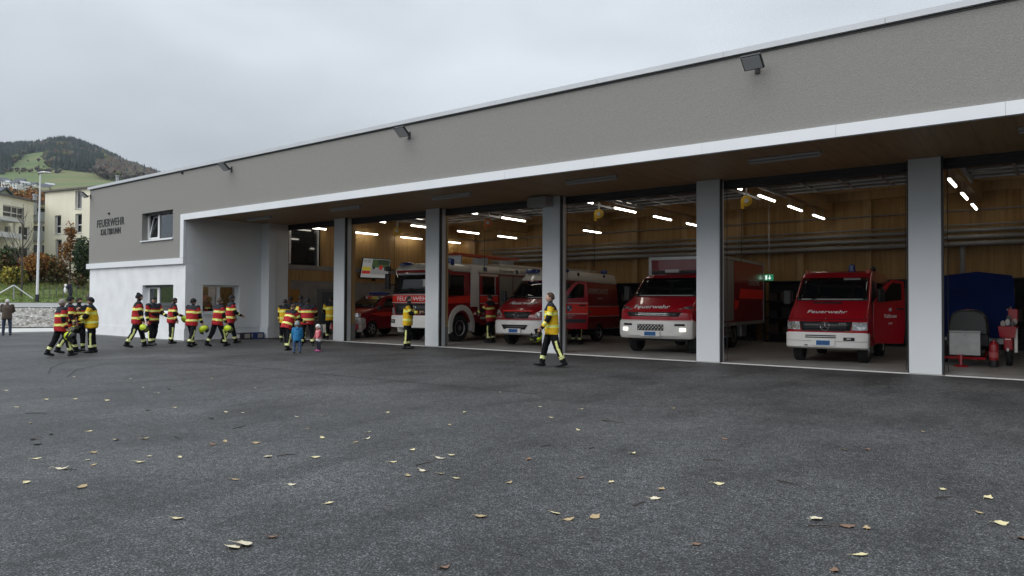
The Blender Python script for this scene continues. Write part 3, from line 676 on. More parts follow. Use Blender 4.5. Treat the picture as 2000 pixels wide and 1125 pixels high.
# pale metal bands: ledge over the annex, upright, long fascia
FAS = METALW
x = XL-.16
while x < XW-.01:
    x2 = min(x+2.35, XW); b = MB(); b.box(x, x2-.006, YF-.055, YF+.06, 2.99, 3.22); b.build('ledge_panel', FAS, ST, bevel=.006); x = x2
b = MB(); b.box(XL-.16, XL+.0, YF+.06, 31.4, 2.99, 3.22); b.build('ledge_panel', FAS, ST)
b = MB(); b.box(XW-.25, XW, YF-.055, YF+.06, 3.226, ZF1); b.build('upright_panel', FAS, ST, bevel=.006)
x = XW+.006
while x < XR:
    x2 = min(x+2.62, XR+.38); b = MB(); b.box(x, x2-.003, YF-.055, YF+.06, ZF0, ZF1); b.build('fascia_panel', FAS, ST, bevel=.002); x = x2
# soffit boards, panel by panel
x = XW
while x < XR:
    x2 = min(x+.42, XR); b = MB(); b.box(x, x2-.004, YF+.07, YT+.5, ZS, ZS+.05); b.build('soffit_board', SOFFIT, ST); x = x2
b = MB(); b.box(XL+.41, XW-.41, YF+.44, 31, 2.99, 3.2); b.build('annex_floor_slab', CONC, ST)
# pillars between the bays
PILX = [PX0+PITCH_*(k-4) for k in range(7)]
for px in PILX:
    b = MB(); b.box(px, px+PW-.06, YT, YT+.10, .02, ZS-.005); p_ = b.build('pillar', PILLAR, ST, bevel=.008)
    b = MB(); b.box(px+.02, px+PW-.08, YT+.102, YT+.36, .02, ZS-.005); b.build('pillar_core', PILLAR, p_)
    b = MB(); b.box(px+PW-.058, px+PW-.02, YT+.02, YT+.12, .0, ZS-.01); b.build('door_channel', DARKMET, p_)
    b = MB(); b.box(px-.05, px+.0-.002, YT+.14, YT+.34, .0, ZS-.01); b.build('door_channel', DARKMET, p_)
    b = MB(); b.box(px+.0, px+PW-.04, YT-.03, YT+.0-.002, .0, .016); b.build('pillar_foot', KERBC, p_)
    b = MB(); b.box(px+.06, px+.36, YT+.50, YT+.80, .68, 4.95); b.build('glulam_column', WOODP, ST, bevel=.006)
    b = MB(); b.box(px+.05, px+.37, YT+.49, YT+.81, .02, .68); b.build('column_foot', CONC, ST)
    b = MB(); b.cyl((px+PW+.03, YT+.30, .05), (px+PW+.03, YT+.30, 4.7), .008, n=6); b.cyl((px-.12, YT+.42, .05), (px-.12, YT+.42, 4.7), .008, n=6); b.build('door_cable', DARKMET, ST)
b = MB(); b.box(XW-.2, -26.40, 17.72, 18.05, .47, ZS-.004); b.build('corner_pilaster', PILLAR, ST, bevel=.006)
b = MB(); b.box(XW-.2, -26.42, 17.70, 18.06, .02, .468); b.build('pilaster_plinth', PILLAR, ST)
b = MB(); b.box(-27.6, -26.46, 18.052, 18.7, .02, ZS-.004); b.build('pilaster_return', SHADEW, ST)
b = MB(); b.box(-27.5, XR, YT+.40, YT+.55, 4.62, ZS-.002); b.build('door_lintel', BLACK, ST)
b = MB(); b.box(-27.5, XR, YT+.36, YT+.40, 4.70, ZS-.002); b.build('door_lintel_seal', BLACK, ST)
# hall shell
b = MB(); b.box(HX0, XR, YT-.02, HY1, -.2, .02); b.build('hall_floor', FLOORM, ST)
b = MB()
for k in range(-1, 7):
    xa = PILX[k]+PW+.005 if k >= 0 else -26.4; xb = PILX[k+1]-.005 if k < 6 else XR
    b.box(xa, xb, YT-.045, YT-.022, -.02, .026)
b.build('threshold_strip', mat('threshold_steel', (.80,.80,.77), .35, metal=.2), ST)
b = MB(); b.box(-26.45, XR, YT-.16, YT-.046, -.01, .004); b.build('drain_slot', BLACK, ST)
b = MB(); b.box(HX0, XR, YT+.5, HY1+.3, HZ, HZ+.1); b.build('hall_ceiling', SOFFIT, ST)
b = MB(); b.box(HX0, XR, YT+.5, YT+.6, ZS, HZ); b.build('hall_front_upstand', WOODP, ST)
b = MB(); b.box(XR-.3, XR-.1, YT+.5, HY1, .02, HZ); b.build('hall_right_wall', WOOD, ST)
# left hall wall: concrete below, timber panels above, black window
b = MB(); b.box(HX0-.25, HX0, 18.7, HY1, .02, 2.50); b.build('concrete_wall', CONC, ST)
HW_ = (19.45, 21.25, 3.02, 4.98)
y = 18.7
k = 0
while y < HY1:
    y2 = min(y+2.5, HY1); hs_ = []
    if y < HW_[1] and y2 > HW_[0]: hs_ = [(max(0, HW_[0]-y), min(y2-y, HW_[1]-y), HW_[2], HW_[3])]
    o = wall_with_holes('wood_panel', y2-y-.008, 2.505, HZ, hs_, WOOD, ST, HX0-.2, HX0+.02, axis='y'); o.location.y = y; y = y2
b = MB(); b.box(HX0-.18, HX0-.16, HW_[0], HW_[1], HW_[2], HW_[3]); b.build('inner_window_pane', GLASSD, ST)
b = MB(); b.box(HX0-.15, HX0-.05, HW_[1]-.24, HW_[1]-.16, HW_[2], HW_[3]); b.build('inner_window_bar', ALU, ST)
b = MB(); b.box(HX0-.005, HX0+.03, 19.1, 20.0, .02, 2.1); dr = b.build('inner_door', mat('orange_door', (.42,.22,.05), .5), ST)
b = MB(); b.box(HX0-.005, HX0+.04, 21.0, 22.3, .02, 2.15); dr = b.build('inner_door', mat('grey_door', (.16,.17,.18), .5), ST)
b = MB(); b.box(HX0+.042, HX0+.07, 21.25, 22.05, .5, 2.0); b.build('pane', mat('door_glass', (.10,.13,.15), .1), dr)
# back wall: timber panels and posts
x = HX0
while x < XR:
    x2 = min(x+1.25, XR); b = MB(); b.box(x, x2-.006, HY1, HY1+.2, .02, HZ); b.build('wood_panel', WOOD, ST); x = x2
for k in range(17):
    x = -26.2+k*2.518; b = MB(); b.box(x-.14, x+.14, HY1-.16, HY1-.004, .02, HZ); b.build('wall_post', WOODP, ST)
# glulam beams over the pillar rows
for px in PILX:
    b = MB(); b.box(px+PW/2-.12, px+PW/2+.12, YT+.62, HY1, 5.25, HZ-.003); b.build('beam', WOODP, ST)
for k in range(5):
    y = 20.4+k*2.4; b = MB(); b.box(HX0+.03, XR-.31, y-.07, y+.07, 5.55, HZ-.006); b.build('cross_beam', WOODP, ST)
# service pipes along the back wall
for z, r in ((4.95,.025),(4.42,.03),(4.22,.075),(3.98,.085),(3.74,.095)):
    b = MB(); b.cyl((-24.6 if r > .05 else -25.6, HY1-.32-r, z), (XR-.4, HY1-.32-r, z), r, n=10); b.build('service_pipe', PIPEM, ST, smooth=True)
b = MB(); b.tube([(-26.9, 26.0, 5.05), (-25.6, HY1-.4, 4.95)], .03, 8); b.build('service_pipe', PIPEM, ST)
for x in (-2.9, -15.2): b = MB(); b.cyl((x, HY1-.3, .02), (x, HY1-.3, 3.7), .09, n=10); b.build('down_pipe', PIPEM, ST)
# annex rooms seen through the glass
ROOMW = WOOD
b = MB(); b.box(XL+.42, XL+.5, YF+.42, 31, .05, 2.95); b.build('room_wall', ROOMW, ST)
b = MB(); b.box(XL+.42, XW-.45, 19.4, 19.5, .05, 2.95); b.build('room_wall', ROOMW, ST)
b = MB(); b.box(XL+.42, XW-.45, 19.4, 19.5, 3.25, 6.4); b.build('room_wall', WHITEW, ST)
b = MB(); b.box(XL+.42, XW-.42, YF+.43, 19.4, .02, .04); b.build('room_floor', CONC, ST)
b = MB(); b.box(-29.6, -29.5, YF+1.6, 19.4, .05, 2.95); b.build('room_partition', ROOMW, ST)
b = MB(); b.box(-29.0, -28.88, 16.0, 17.4, 2.86, 2.93); b.build('room_lamp', LAMP, ST)
b = MB(); b.box(-32.4, -32.28, 16.0, 17.4, 2.86, 2.93); b.build('room_lamp', LAMP, ST)
b = MB(); b.box(-28.3, -27.5, 15.6, 16.4, .05, 1.35); b.build('room_desk', BLACK, ST)
# facade windows: frame, panes, sill
def facade_window(x0, x1, z0, z1, yr, split, tilt=False, frame=PVC):
    w = .075
    b = MB()
    b.box(x0, x1, yr, yr+.07, z0, z0+w); b.box(x0, x1, yr, yr+.07, z1-w, z1); b.box(x0, x0+w, yr, yr+.07, z0+w, z1-w); b.box(x1-w, x1, yr, yr+.07, z0+w, z1-w)
    xm = x0+(x1-x0)*split; b.box(xm-.07, xm+.07, yr-.004, yr+.07, z0+w, z1-w)
    f = b.build('window_frame', frame, ST)
    b = MB(); b.box(xm+.07, x1-w, yr+.03, yr+.045, z0+w, z1-w); b.build('pane', PANE, f)
    # left sash
    xa, xb, s = x0+w+.005, xm-.075, .06
    b = MB(); h = z1-z0-2*w-.01
    b.box(xa, xb, -.03, .03, 0, s); b.box(xa, xb, -.03, .03, h-s, h); b.box(xa, xa+s, -.03, .03, s, h-s); b.box(xb-s, xb, -.03, .03, s, h-s)
    sa = b.build('sash', frame, ST); sa.location = (0, yr+.036, z0+w+.005)
    b = MB(); b.box(xa+s, xb-s, -.006, .006, s, h-s); b.build('pane', PANE, sa)
    if tilt: sa.rotation_euler = (-R(11), 0, 0)
    b = MB(); b.box(x0-.04, x1+.04, yr-.30, yr-.002, z0-.045, z0-.003); b.build('window_sill', METALW, f)
    b = MB(); b.box(x0, x1, yr-.08, yr-.004, z1-.09, z1-.002); b.build('blind_box', DARKMET, f)
facade_window(*UWIN, YF+.24, .37, True)
facade_window(*LWIN, YF+.27, .37)
# window in the porch wall (faces +x)
yA, yB, zA, zB = PWIN; w = .075; xr_ = XW-.24
b = MB(); b.box(xr_-.07, xr_, yA, yB, zA, zA+w); b.box(xr_-.07, xr_, yA, yB, zB-w, zB); b.box(xr_-.07, xr_, yA, yA+w, zA+w, zB-w); b.box(xr_-.07, xr_, yB-w, yB, zA+w, zB-w); b.box(xr_-.07, xr_+.004, yA+.72, yA+.86, zA+w, zB-w)
f = b.build('window_frame', PVC, ST)
for a, c in ((yA+w, yA+.72), (yA+.86, yB-w)): b = MB(); b.box(xr_-.04, xr_-.025, a, c, zA+w, zB-w); b.build('pane', PANE, f)
b = MB(); b.box(xr_+.002, XW+.04, yA-.03, yB+.03, zA-.045, zA-.003); b.build('window_sill', METALW, f)
# lettering on the stucco
DK = mat('sign_letter', (.02,.021,.023), .5)
def sign(txt, x0, x1, z0, z1):
    me = text_mesh(txt, 1.0, .02, 1.0, .004 if txt[0] == 'F' else -.004, space=1.12); xs = [v.co.x for v in me.vertices]; ys = [v.co.y for v in me.vertices]
    sx = (x1-x0)/(max(xs)-min(xs)); sz = (z1-z0)/(max(ys)-min(ys)); mx_, my_ = min(xs), min(ys)
    for v in me.vertices: v.co = Vector((x0+(v.co.x-mx_)*sx, YF-.012-v.co.z, z0+(v.co.y-my_)*sz))
    me.materials.append(DK); obj_of('lettering', me, ST)
sign('FEUERWEHR', -34.58, -31.97, 4.83, 5.165); sign('KALTBRUNN', -34.18, -32.30, 4.46, 4.735)

# ---------------------------------------------------------------- fittings on and under the building
LENS = mat('floodlight_lens', (.42,.43,.44), .3)
def floodlight(x, z, label, rz=0.0, y=YF):
    e = empty('floodlight', (x, y, z), rz, label, 'floodlight', 'floodlights under the roof edge')
    b = MB(); b.box(-.05, .05, -.02, -.003, -.10, .10); b.cyl((0,-.02,.02), (0,-.20,.03), .018, n=8); b.build('bracket', DARKMET, e)
    t = R(40); c, s = math.cos(t), math.sin(t)
    b = MB(); b.box(-.20, .20, -.165, .165, -.03, .03); b.v = [(p[0], -.30+p[1]*c+p[2]*s, .05-p[1]*s+p[2]*c) for p in b.v]; b.build('housing', DARKMET, e, bevel=.012)
    b = MB(); b.box(-.175, .175, -.14, .14, -.037, -.031); b.v = [(p[0], -.30+p[1]*c+p[2]*s, .05-p[1]*s+p[2]*c) for p in b.v]; b.build('lens', LENS, e)
floodlight(-35.32, 6.30, 'floodlight at the far left corner of the station above the lettering')
floodlight(-23.75, 6.30, 'second floodlight from the left under the roof edge')
floodlight(-14.70, 6.28, 'third floodlight from the left, left of the middle of the facade')
floodlight(-4.84, 6.27, 'large nearest floodlight at the right of the facade')
for x, z, lb in ((-33.39, 5.39, 'tiny dark sensor above the lettering'), (-27.16, 6.53, 'tiny dark sensor under the roof edge above the annex window')):
    b = MB(); b.cyl((x, YF-.05, z), (x, YF-.001, z), .045, n=10); b.ball((x, YF-.05, z), .04, 10); tag(b.build('wall_sensor', BLACK), lb, 'sensor', 'dark sensors on the stucco wall')
SOFL = mat('unlit_diffuser', (.42,.43,.43), .4)
for k, x in enumerate((-24.9, -19.75, -14.8, -9.85, -4.9, .12)):
    lb = ['unlit soffit lamp nearest the porch wall', 'unlit soffit lamp in front of the bay with the small red car', 'unlit soffit lamp in front of the big fire engine', 'unlit soffit lamp in front of the red van with white roof', 'unlit soffit lamp in front of the old red van', 'unlit soffit lamp cut by the right edge of the photo'][k]
    e = empty('soffit_lamp', (x, 16.25, ZS), 0, lb, 'lamp', 'unlit lamps on the soffit')
    b = MB(); b.box(-.78, .78, -.07, .07, -.055, -.002); b.build('housing', STEEL, e, bevel=.01)
    b = MB(); b.box(-.76, .76, -.055, .055, -.11, -.058); b.build('diffuser', SOFL, e, bevel=.02)
b = MB(); b.box(-13.15, -12.45, YT-.42, YT-.02, 4.50, 4.80); e = b.build('alarm_box', mat('grey_box', (.34,.34,.33), .6), bevel=.015); tag(e, 'grey box fixed at the top of the middle pillar', 'box')
# lit tube lamps under the beams
e0 = empty('tube_lamp', (0,0,0))
b = MB(); b.box(-.05, .05, 0, 1.55, .02, .07); b.build('housing', mat('lamp_housing', (.3,.29,.27), .5), e0)
b = MB(); b.cyl((0,.02,-.005), (0,1.53,-.005), .033, n=10); b.build('tube', LAMP, e0)
b = MB(); b.cyl((0,.2,.07), (0,.2,.36), .01, n=5); b.cyl((0,1.35,.07), (0,1.35,.36), .01, n=5); b.build('hanger', STEEL, e0)
rows = [(PX0+PW/2+.02+PITCH_*(k-4), 4) for k in range(6)]
first = True
BAYN = ['beside the black inner window', 'behind the first pillar', 'over the big fire engine', 'over the red van with white roof', 'over the box truck', 'over the old red van', 'over the trailer bay']
def put_lamp(x, y, lb, z=4.9):
    global first
    l = e0 if first else copy_tree(e0); first = False
    l.location = (x, y, z); tag(l, lb, 'lamp', 'lit tube lamps in the hall')
ORD = ['nearest the door', 'second from the door', 'third from the door', 'farthest from the door']
for i, (x, n) in enumerate(rows):
    for j in range(n): put_lamp(x, 19.15+3.03*j, 'lit tube lamp %s, %s' % (['behind the leftmost pillar', 'behind the second pillar from the left', 'behind the middle pillar', 'behind the fourth pillar from the left', 'behind the rightmost pillar in view', 'beyond the right edge of view'][i], ORD[j]))
for j, y in enumerate((19.6, 22.75, 25.85, 28.9)): put_lamp(-27.05, y, 'lit tube lamp along the left timber wall, %s' % ORD[j])
# open sectional doors lying under the ceiling
for k in range(6):
    xa = PILX[k]+PW+.1; xb = PILX[k+1]-.1
    nm = ['in front of the small red car bay', 'over the big fire engine bay', 'over the white-roofed van bay', 'over the box truck bay', 'over the old red van bay', 'over the trailer bay'][k] if k < 6 else ''
    e = empty('sectional_door', ((xa+xb)/2, YT+.9, 5.02), 0, 'open sectional gate lying flat %s' % nm, 'gate', 'open gates folded under the ceiling'); w = (xb-xa)/2
    for j in range(7):
        b = MB(); b.box(-w, w, j*.68, j*.68+.09, 0, .05); b.build('rail', ALU, e)
    for q in range(5):
        x = -w+2*w*q/4; b = MB(); b.box(x-.035, x+.035, -.02, 4.2, -.012, -.003); b.build('stile', ALU, e)
    for j in range(6):
        b = MB(); b.box(-w+.01, w-.01, j*.68+.095, (j+1)*.68-.005, .02, .03); b.build('pane', GLASSD, e)
    for s in (-1, 1):
        b = MB(); b.box(s*(w+.03)-.03, s*(w+.03)+.03, -.3, 4.4, -.08, -.02); b.build('track', STEEL, e)
# yellow hose reels hanging under the beams
YEL = mat('reel_yellow', (.62,.38,.02), .45)
for x, y, z, lb in ((-12.28, 20.75, 4.52, 'yellow hose reel hanging right of the middle pillar'), (-7.22, 20.45, 4.50, 'yellow hose reel hanging right of the fourth pillar'), (-21.9, 20.75, 4.50, 'yellow hose reel hanging left of the second pillar'), (-16.75, 20.4, 4.48, 'orange hose reel hanging above the big fire engine')):
    e = empty('hose_reel', (x, y, z), .35, lb, 'hose reel', 'hose reels under the beams'); e.scale = (.8, .8, .8)
    YY = YEL if 'yellow' in lb else mat('reel_orange', (.55,.16,.03), .5)
    b = MB(); b.lathe([(.08,-.06),(.19,-.065),(.20,-.045),(.20,.045),(.19,.065),(.08,.06)], (0,0,0), 'y', 20); b.box(-.19,-.08,-.05,.05,-.28,-.02); b.build('drum', YY, e, smooth=True)
    b = MB(); b.cyl((0,-.085,0), (0,.085,0), .085, n=14); b.build('hub', mat('hub_grey', (.5,.5,.5), .5), e)
    b = MB(); b.box(-.03,.03,-.03,.03,.20,.75); b.build('bracket', STEEL, e)
    b = MB(); b.tube([(-.17,0,-.3),(-.18,.01,-1.2),(-.17,0,-2.2)], .012, 6); b.build('hose', BLACK, e)
# screen on the left wall
tvp = (HX0+.06, 24.3, 3.22)
e = empty('wall_screen', tvp, 0, 'large tilted wall screen showing a road photo on the timber wall', 'screen')
def tvx(b): b.v = [(p[0]-.22*(p[2]/.5)*-1*.55+.16, p[1], p[2]) for p in b.v]; return b
b = MB(); b.box(0, .05, -.92, .92, -.50, .50); tvx(b).build('bezel', BLACK, e, bevel=.008)
SCOL = {'w': (.62,.62,.60), 'g': (.10,.16,.07), 'y': (.75,.62,.06), 'r': (.65,.06,.05), 'gr': (.42,.42,.41), 'dg': (.06,.08,.05)}
def sc_m(k): return emis('screen_'+k, SCOL[k], .22)
for k, (y0, y1, z0, z1) in (('w', (-.88,.88,-.46,.46)), ): b = MB(); b.box(.052, .055, y0, y1, z0, z1); scr = tvx(b).build('display', sc_m(k), e)
for k, (y0, y1, z0, z1) in (('gr', (-.28,.86,-.30,.44)), ('g', (-.28,.86,.05,.44)), ('dg', (.1,.86,.20,.44)), ('y', (-.86,-.32,-.12,.06)), ('r', (-.86,-.32,-.28,-.13)), ('gr', (-.84,-.62,.28,.40)), ('gr', (-.58,-.36,.26,.42))):
    dx = .057+.001*['gr','g','dg','y','r'].index(k); b = MB(); b.box(dx, dx+.0015, y0, y1, z0, z1); tvx(b).build('display_patch', sc_m(k), scr)
for (y0, y1, z0, z1) in ((.22,.42,-.06,.16), (-.2,-.08,-.04,.07), (.55,.62,-.1,.08)): b = MB(); b.box(.064, .066, y0, y1, z0, z1); tvx(b).build('display_patch', sc_m('r') if y0 == .22 else BLACK, scr)
b = MB(); b.box(.04, .09, -.1, .1, -.62, -.52); b.build('stand', BLACK, e)
# emergency exit sign hanging at the back
EXG = emis('exit_green', (.03,.30,.15), .45); EXW = emis('exit_white', (.8,.95,.85), .8)
xp = onY(1502, 542, 28.2)
e = empty('exit_sign', xp, 0, 'small green exit sign with white arrow hanging beside the box truck', 'sign')
b = MB(); b.box(-.16, .16, -.03, .03, -.12, .12); b.build('panel', EXG, e)
b = MB(); b.box(.02, .05, -.036, -.032, -.02, .08); b.add([(-.03,-.036,-.01),(.10,-.036,-.01),(.035,-.036,-.085)], [(0,1,2)]); b.box(-.13,-.06,-.036,-.032,-.08,.08); b.build('arrow', EXW, e)
b = MB(); b.cyl((0,0,.11), (0,0,HZ-xp.z-.4), .012, n=6); b.build('hanger', STEEL, e)
# equipment racks along the back wall
RACK = mat('rack_black', (.016,.016,.017), .6); 
random.seed(11)
RL = ['behind the old red van on the left side', 'behind the old red van on the right side', 'behind the blue tarpaulin trailer', 'behind the box truck', 'behind the white-roofed van']
for k, (x0, x1) in enumerate(((-9.6,-7.0),(-6.8,-3.2),(-3.0,1.5),(-14.3,-10.2),(-19.4,-14.8))):
    e = empty('equipment_rack', ((x0+x1)/2, 29.6, .02), 0, 'dark equipment rack with stored gear %s' % RL[k], 'rack', 'dark racks along the back wall'); w = (x1-x0)/2
    for s in (-1, 1):
        for yy in (-.35, .35): b = MB(); b.box(s*w-.04, s*w+.04, yy-.04, yy+.04, 0, 2.45); b.build('upright', RACK, e)
    for z in (.3, .95, 1.6, 2.4): b = MB(); b.box(-w+.05, w-.05, -.4, .4, z, z+.05); b.build('shelf', RACK, e)
    b = MB(); b.box(-w, w, .41, .43, 0, 2.45); b.build('back_panel', RACK, e)
    for z in (.36, 1.01, 1.66):
        x = -w+.15
        while x < w-.5:
            ww = random.uniform(.25,.55); hh = random.uniform(.25,.5); b = MB(); b.box(x, x+ww, -.32, .3, z-.008, z+hh); b.build('storage_box', mat('gear_%d' % random.randrange(4), random.choice([(.03,.032,.035),(.05,.05,.05),(.02,.024,.03),(.06,.05,.04)]), .7), e, bevel=.01); x += ww+random.uniform(.04,.3)
# crates by the porch wall
for k, (y, c, lb) in enumerate(((17.35, (.03,.06,.20), 'blue printed drinks pack by the corner pilaster'), (16.75, (.05,.045,.06), 'dark printed drinks pack by the porch wall'))):
    e = empty('drinks_pack', (XW+.30, y, 0), 0, lb, 'pack', 'drinks packs on the ground by the porch wall'); b = MB(); b.box(-.14,.14,-.25,.25,.004,.27); b.build('carton', mat('carton%d' % k, c, .4), e, bevel=.008)
    b = MB(); b.box(.142,.145,-.05,.19,.05,.22); b.box(-.1,.1,-.253,-.251,.06,.2); b.build('print', mat('print_pale', (.45,.42,.40), .5), e)
# ================================================================= VEHICLES
RED = mat('red_paint', (.40,.006,.016), .28, coat=.8); RED2 = mat('dark_red_paint', (.26,.005,.011), .3, coat=.8)
FLUO = mat('fluorescent_red', (.85,.035,.02), .4); WPAINT = mat('white_paint', (.86,.85,.82), .3, coat=.4); CREAM = mat('cream_roof_paint', (.66,.63,.56), .35, coat=.4)
RUB = mat('tyre_rubber', (.016,.016,.017), .75, bump=.4, bscale=60); RIMM = mat('wheel_rim', (.40,.41,.42), .35, metal=.7); RIMW = mat('grey_wheel', (.33,.33,.33), .5)
WTXT = mat('white_lettering', (.85,.85,.85), .5); GRL = mat('grille_black', (.018,.018,.019), .4); CHR = mat('chrome', (.7,.71,.72), .12, metal=1.0)
HLG = mat('headlight_glass', (.62,.63,.63), .08, metal=.6, var=.5, vscale=22); HLD = mat('headlight_inner', (.10,.10,.11), .15, metal=.4)
BLUEL = mat('blue_beacon', (.02,.04,.22), .12, coat=.5); AMB = mat('amber_beacon', (.5,.09,.04), .2); PLB = mat('plate_blue', (.03,.16,.45), .5); SHUT = mat('roller_shutter', (.33,.31,.28), .45, metal=.3)
ALUB = mat('aluminium_box', (.50,.50,.49), .38, metal=.6, var=.15, vscale=5); VGLASS = mat('vehicle_glass', (.006,.007,.008), .04, spec=.5); DSTR = mat('dark_rub_strip', (.03,.035,.045), .5)
SILV = mat('silver_line', (.62,.62,.60), .4)
def bottom(axles, r, zb, y0, y1, za=None):
    # bottom outline from rear (y1) to front (y0) with wheel arches
    pts = [(y1, zb)]
    for ya in sorted(axles, reverse=True):
        zc = (za or r*.93); n = 9; rr = r*1.13; a0 = math.acos(max(-1, min(1, (zb-zc)/rr))) if abs(zb-zc) < rr else math.pi/2
        for k in range(n+1):
            a = a0-2*a0*k/n; pts.append((ya+rr*math.sin(a), zc+rr*math.cos(a)))
    pts.append((y0, zb)); return pts
class Veh:
    def __init__(s, name, label, cat, loc, rz, W, taper, plan=None, bow=(.0,.5), group=None):
        s.e = empty(name, loc, rz, label, cat, group); s.W = W; s.tp = taper; s.pl = plan or (lambda y: 1.0); s.bow = bow
    def D(s, q, y, z, k=1.0):
        b = s.bow[0]*math.exp(-max(0, y)/s.bow[1]) if s.bow[0] else 0
        return Vector((q*s.W*k*lerp_tab(s.tp, z)*s.pl(y), y + b*(abs(q)**3), z))
    def sx(s, y, z): return s.W*lerp_tab(s.tp, z)*s.pl(y)
    def shell(s, name, poly, m, k=1.0, rr=.045, parent=None, smooth=True, S=None):
        n = len(poly); nr = []
        ar = sum(poly[i][0]*poly[(i+1) % n][1]-poly[(i+1) % n][0]*poly[i][1] for i in range(n)); sg = 1 if ar > 0 else -1
        for i in range(n):
            a, c = Vector(poly[i-1]), Vector(poly[(i+1) % n]); d = (c-a); d = d.normalized() if d.length > 1e-6 else Vector((1,0)); nr.append(Vector((-d.y, d.x))*sg)
        S = S or [-1,-.992,-.965,-.91,-.8,-.6,-.3,0,.3,.6,.8,.91,.965,.992,1]; rings = []
        for q in S:
            t = max(0, (abs(q)-.91)/.09); r = rr*(1-math.sqrt(max(0, 1-t*t)))
            rings.append([s.D(q, p[0]+nv.x*r, p[1]+nv.y*r, k) for p, nv in zip(poly, nr)])
        b = MB(); b.loft(rings); return b.build(name, m, parent or s.e, smooth=smooth)
    def fp(s, name, p0, p1, r0, r1, m, eps=.006, nx=10, ny=3, parent=None, th=.012, sag=0.0):
        d = Vector((p1[0]-p0[0], p1[1]-p0[1])); d.normalize(); nv = Vector((-d.y, d.x)); vs = []
        for j in range(ny+1):
            t = j/ny; y = p0[0]+(p1[0]-p0[0])*t; z = p0[1]+(p1[1]-p0[1])*t; a = r0[0]+(r1[0]-r0[0])*t; c = r0[1]+(r1[1]-r0[1])*t
            for i in range(nx+1): vs.append(s.D(a+(c-a)*i/nx, y+nv.x*eps, z+nv.y*eps))
        b = MB(); b.add(vs, [(j*(nx+1)+i, j*(nx+1)+i+1, (j+1)*(nx+1)+i+1, (j+1)*(nx+1)+i) for j in range(ny) for i in range(nx)])
        o = b.build(name, m, parent or s.e, smooth=True); md = o.modifiers.new('s', 'SOLIDIFY'); md.thickness = th; md.offset = -1 if False else 0; return o
    def fpoly(s, name, p0, p1, poly, m, eps=.006, parent=None, th=.012):
        # polygon given as (s, t) on the front surface between p0 and p1
        d = Vector((p1[0]-p0[0], p1[1]-p0[1])); nv = Vector((-d.y, d.x)).normalized()
        pts = []
        for i in range(len(poly)):
            a, c = poly[i], poly[(i+1) % len(poly)]
            for k in range(4): pts.append((a[0]+(c[0]-a[0])*k/4, a[1]+(c[1]-a[1])*k/4))
        vs = [s.D(q, p0[0]+d.x*t+nv.x*eps, p0[1]+d.y*t+nv.y*eps) for q, t in pts]
        b = MB(); b.add(vs, [tuple(range(len(vs)))]); o = b.build(name, m, parent or s.e); md = o.modifiers.new('s', 'SOLIDIFY'); md.thickness = th; md.offset = 0; return o
    def sp(s, name, poly, m, side=1, eps=.005, parent=None, th=.012, sub=4):
        pts = []
        for i in range(len(poly)):
            a, c = poly[i], poly[(i+1) % len(poly)]
            for k in range(sub): pts.append((a[0]+(c[0]-a[0])*k/sub, a[1]+(c[1]-a[1])*k/sub))
        vs = []
        for y, z in pts: p = s.D(side, y, z); vs.append((p.x+side*eps, p.y, p.z))
        b = MB(); b.add(vs, [tuple(range(len(vs)))]); o = b.build(name, m, parent or s.e); md = o.modifiers.new('s', 'SOLIDIFY'); md.thickness = th; md.offset = 0; return o
    def ftext(s, txt, xc, p, dirv, h, m, parent=None, width=None, shear=0, bold=0.0, eps=.016):
        me = text_mesh(txt, 1.0, .004, 1, bold, shear); xs = [v.co.x for v in me.vertices]; ys = [v.co.y for v in me.vertices]; hh = max(ys)-min(ys); ww = max(xs)-min(xs)
        sc = h/hh; sx_ = (width/ww) if width else sc; d = Vector(dirv).normalized(); nv = Vector((-d.y, d.x)); x0, y0 = min(xs), min(ys)
        for v in me.vertices:
            X = xc+(v.co.x-x0-ww/2)*sx_; t = (v.co.y-y0)*sc; e = eps+v.co.z; yy, zz = p[0]+d.x*t+nv.x*e, p[1]+d.y*t+nv.y*e; q = X/s.sx(yy, zz); P = s.D(q, yy, zz); v.co = P
        me.materials.append(m); return obj_of('lettering', me, parent or s.e)
    def stext(s, txt, y0, z0, h, m, parent=None, width=None, shear=0, eps=.012, bold=0.0):
        me = text_mesh(txt, 1.0, .004, 1, bold, shear); xs = [v.co.x for v in me.vertices]; ys = [v.co.y for v in me.vertices]; hh = max(ys)-min(ys); ww = max(xs)-min(xs); sc = h/hh; sx_ = (width/ww) if width else sc
        a, c = min(xs), min(ys)
        for v in me.vertices:
            yy, zz = y0+(v.co.x-a)*sx_, z0+(v.co.y-c)*sc; P = s.D(1, yy, zz); v.co = Vector((P.x+eps+v.co.z, P.y, P.z))
        me.materials.append(m); return obj_of('lettering', me, parent or s.e)
    def wheel(s, x, y, r, w, rim=RIMM, zoff=0, style='steel', off=0.0):
        sg = 1 if x > 0 else -1
        b = MB(); b.lathe([(r*.58,-w/2*.7),(r*.70,-w/2),(r*.93,-w/2*.98),(r,-w/2*.72),(r*1.0,-w*.12),(r*.985,-w*.1),(r*.985,-w*.06),(r,-w*.04),(r,w*.04),(r*.985,w*.06),(r*.985,w*.1),(r,w*.12),(r,w/2*.72),(r*.93,w/2*.98),(r*.70,w/2),(r*.58,w/2*.7)], (0,0,0), 'x', 32)
        t = b.build('wheel', RUB, s.e, smooth=True, loc=(x, y, r+zoff))
        b = MB(); o = sg*w/2
        b.lathe([(r*.60, o*.55),(r*.60, o*.86),(r*.56, o*.90),(r*.50, o*.55+off*sg),(r*.34, o*.42+off*sg),(r*.30, o*.60+off*sg),(r*.16, o*.66+off*sg),(r*.15, o*.85+off*sg),(.001, o*.88+off*sg)], (0,0,0), 'x', 28)
        rm = b.build('rim', rim, t, smooth=True)
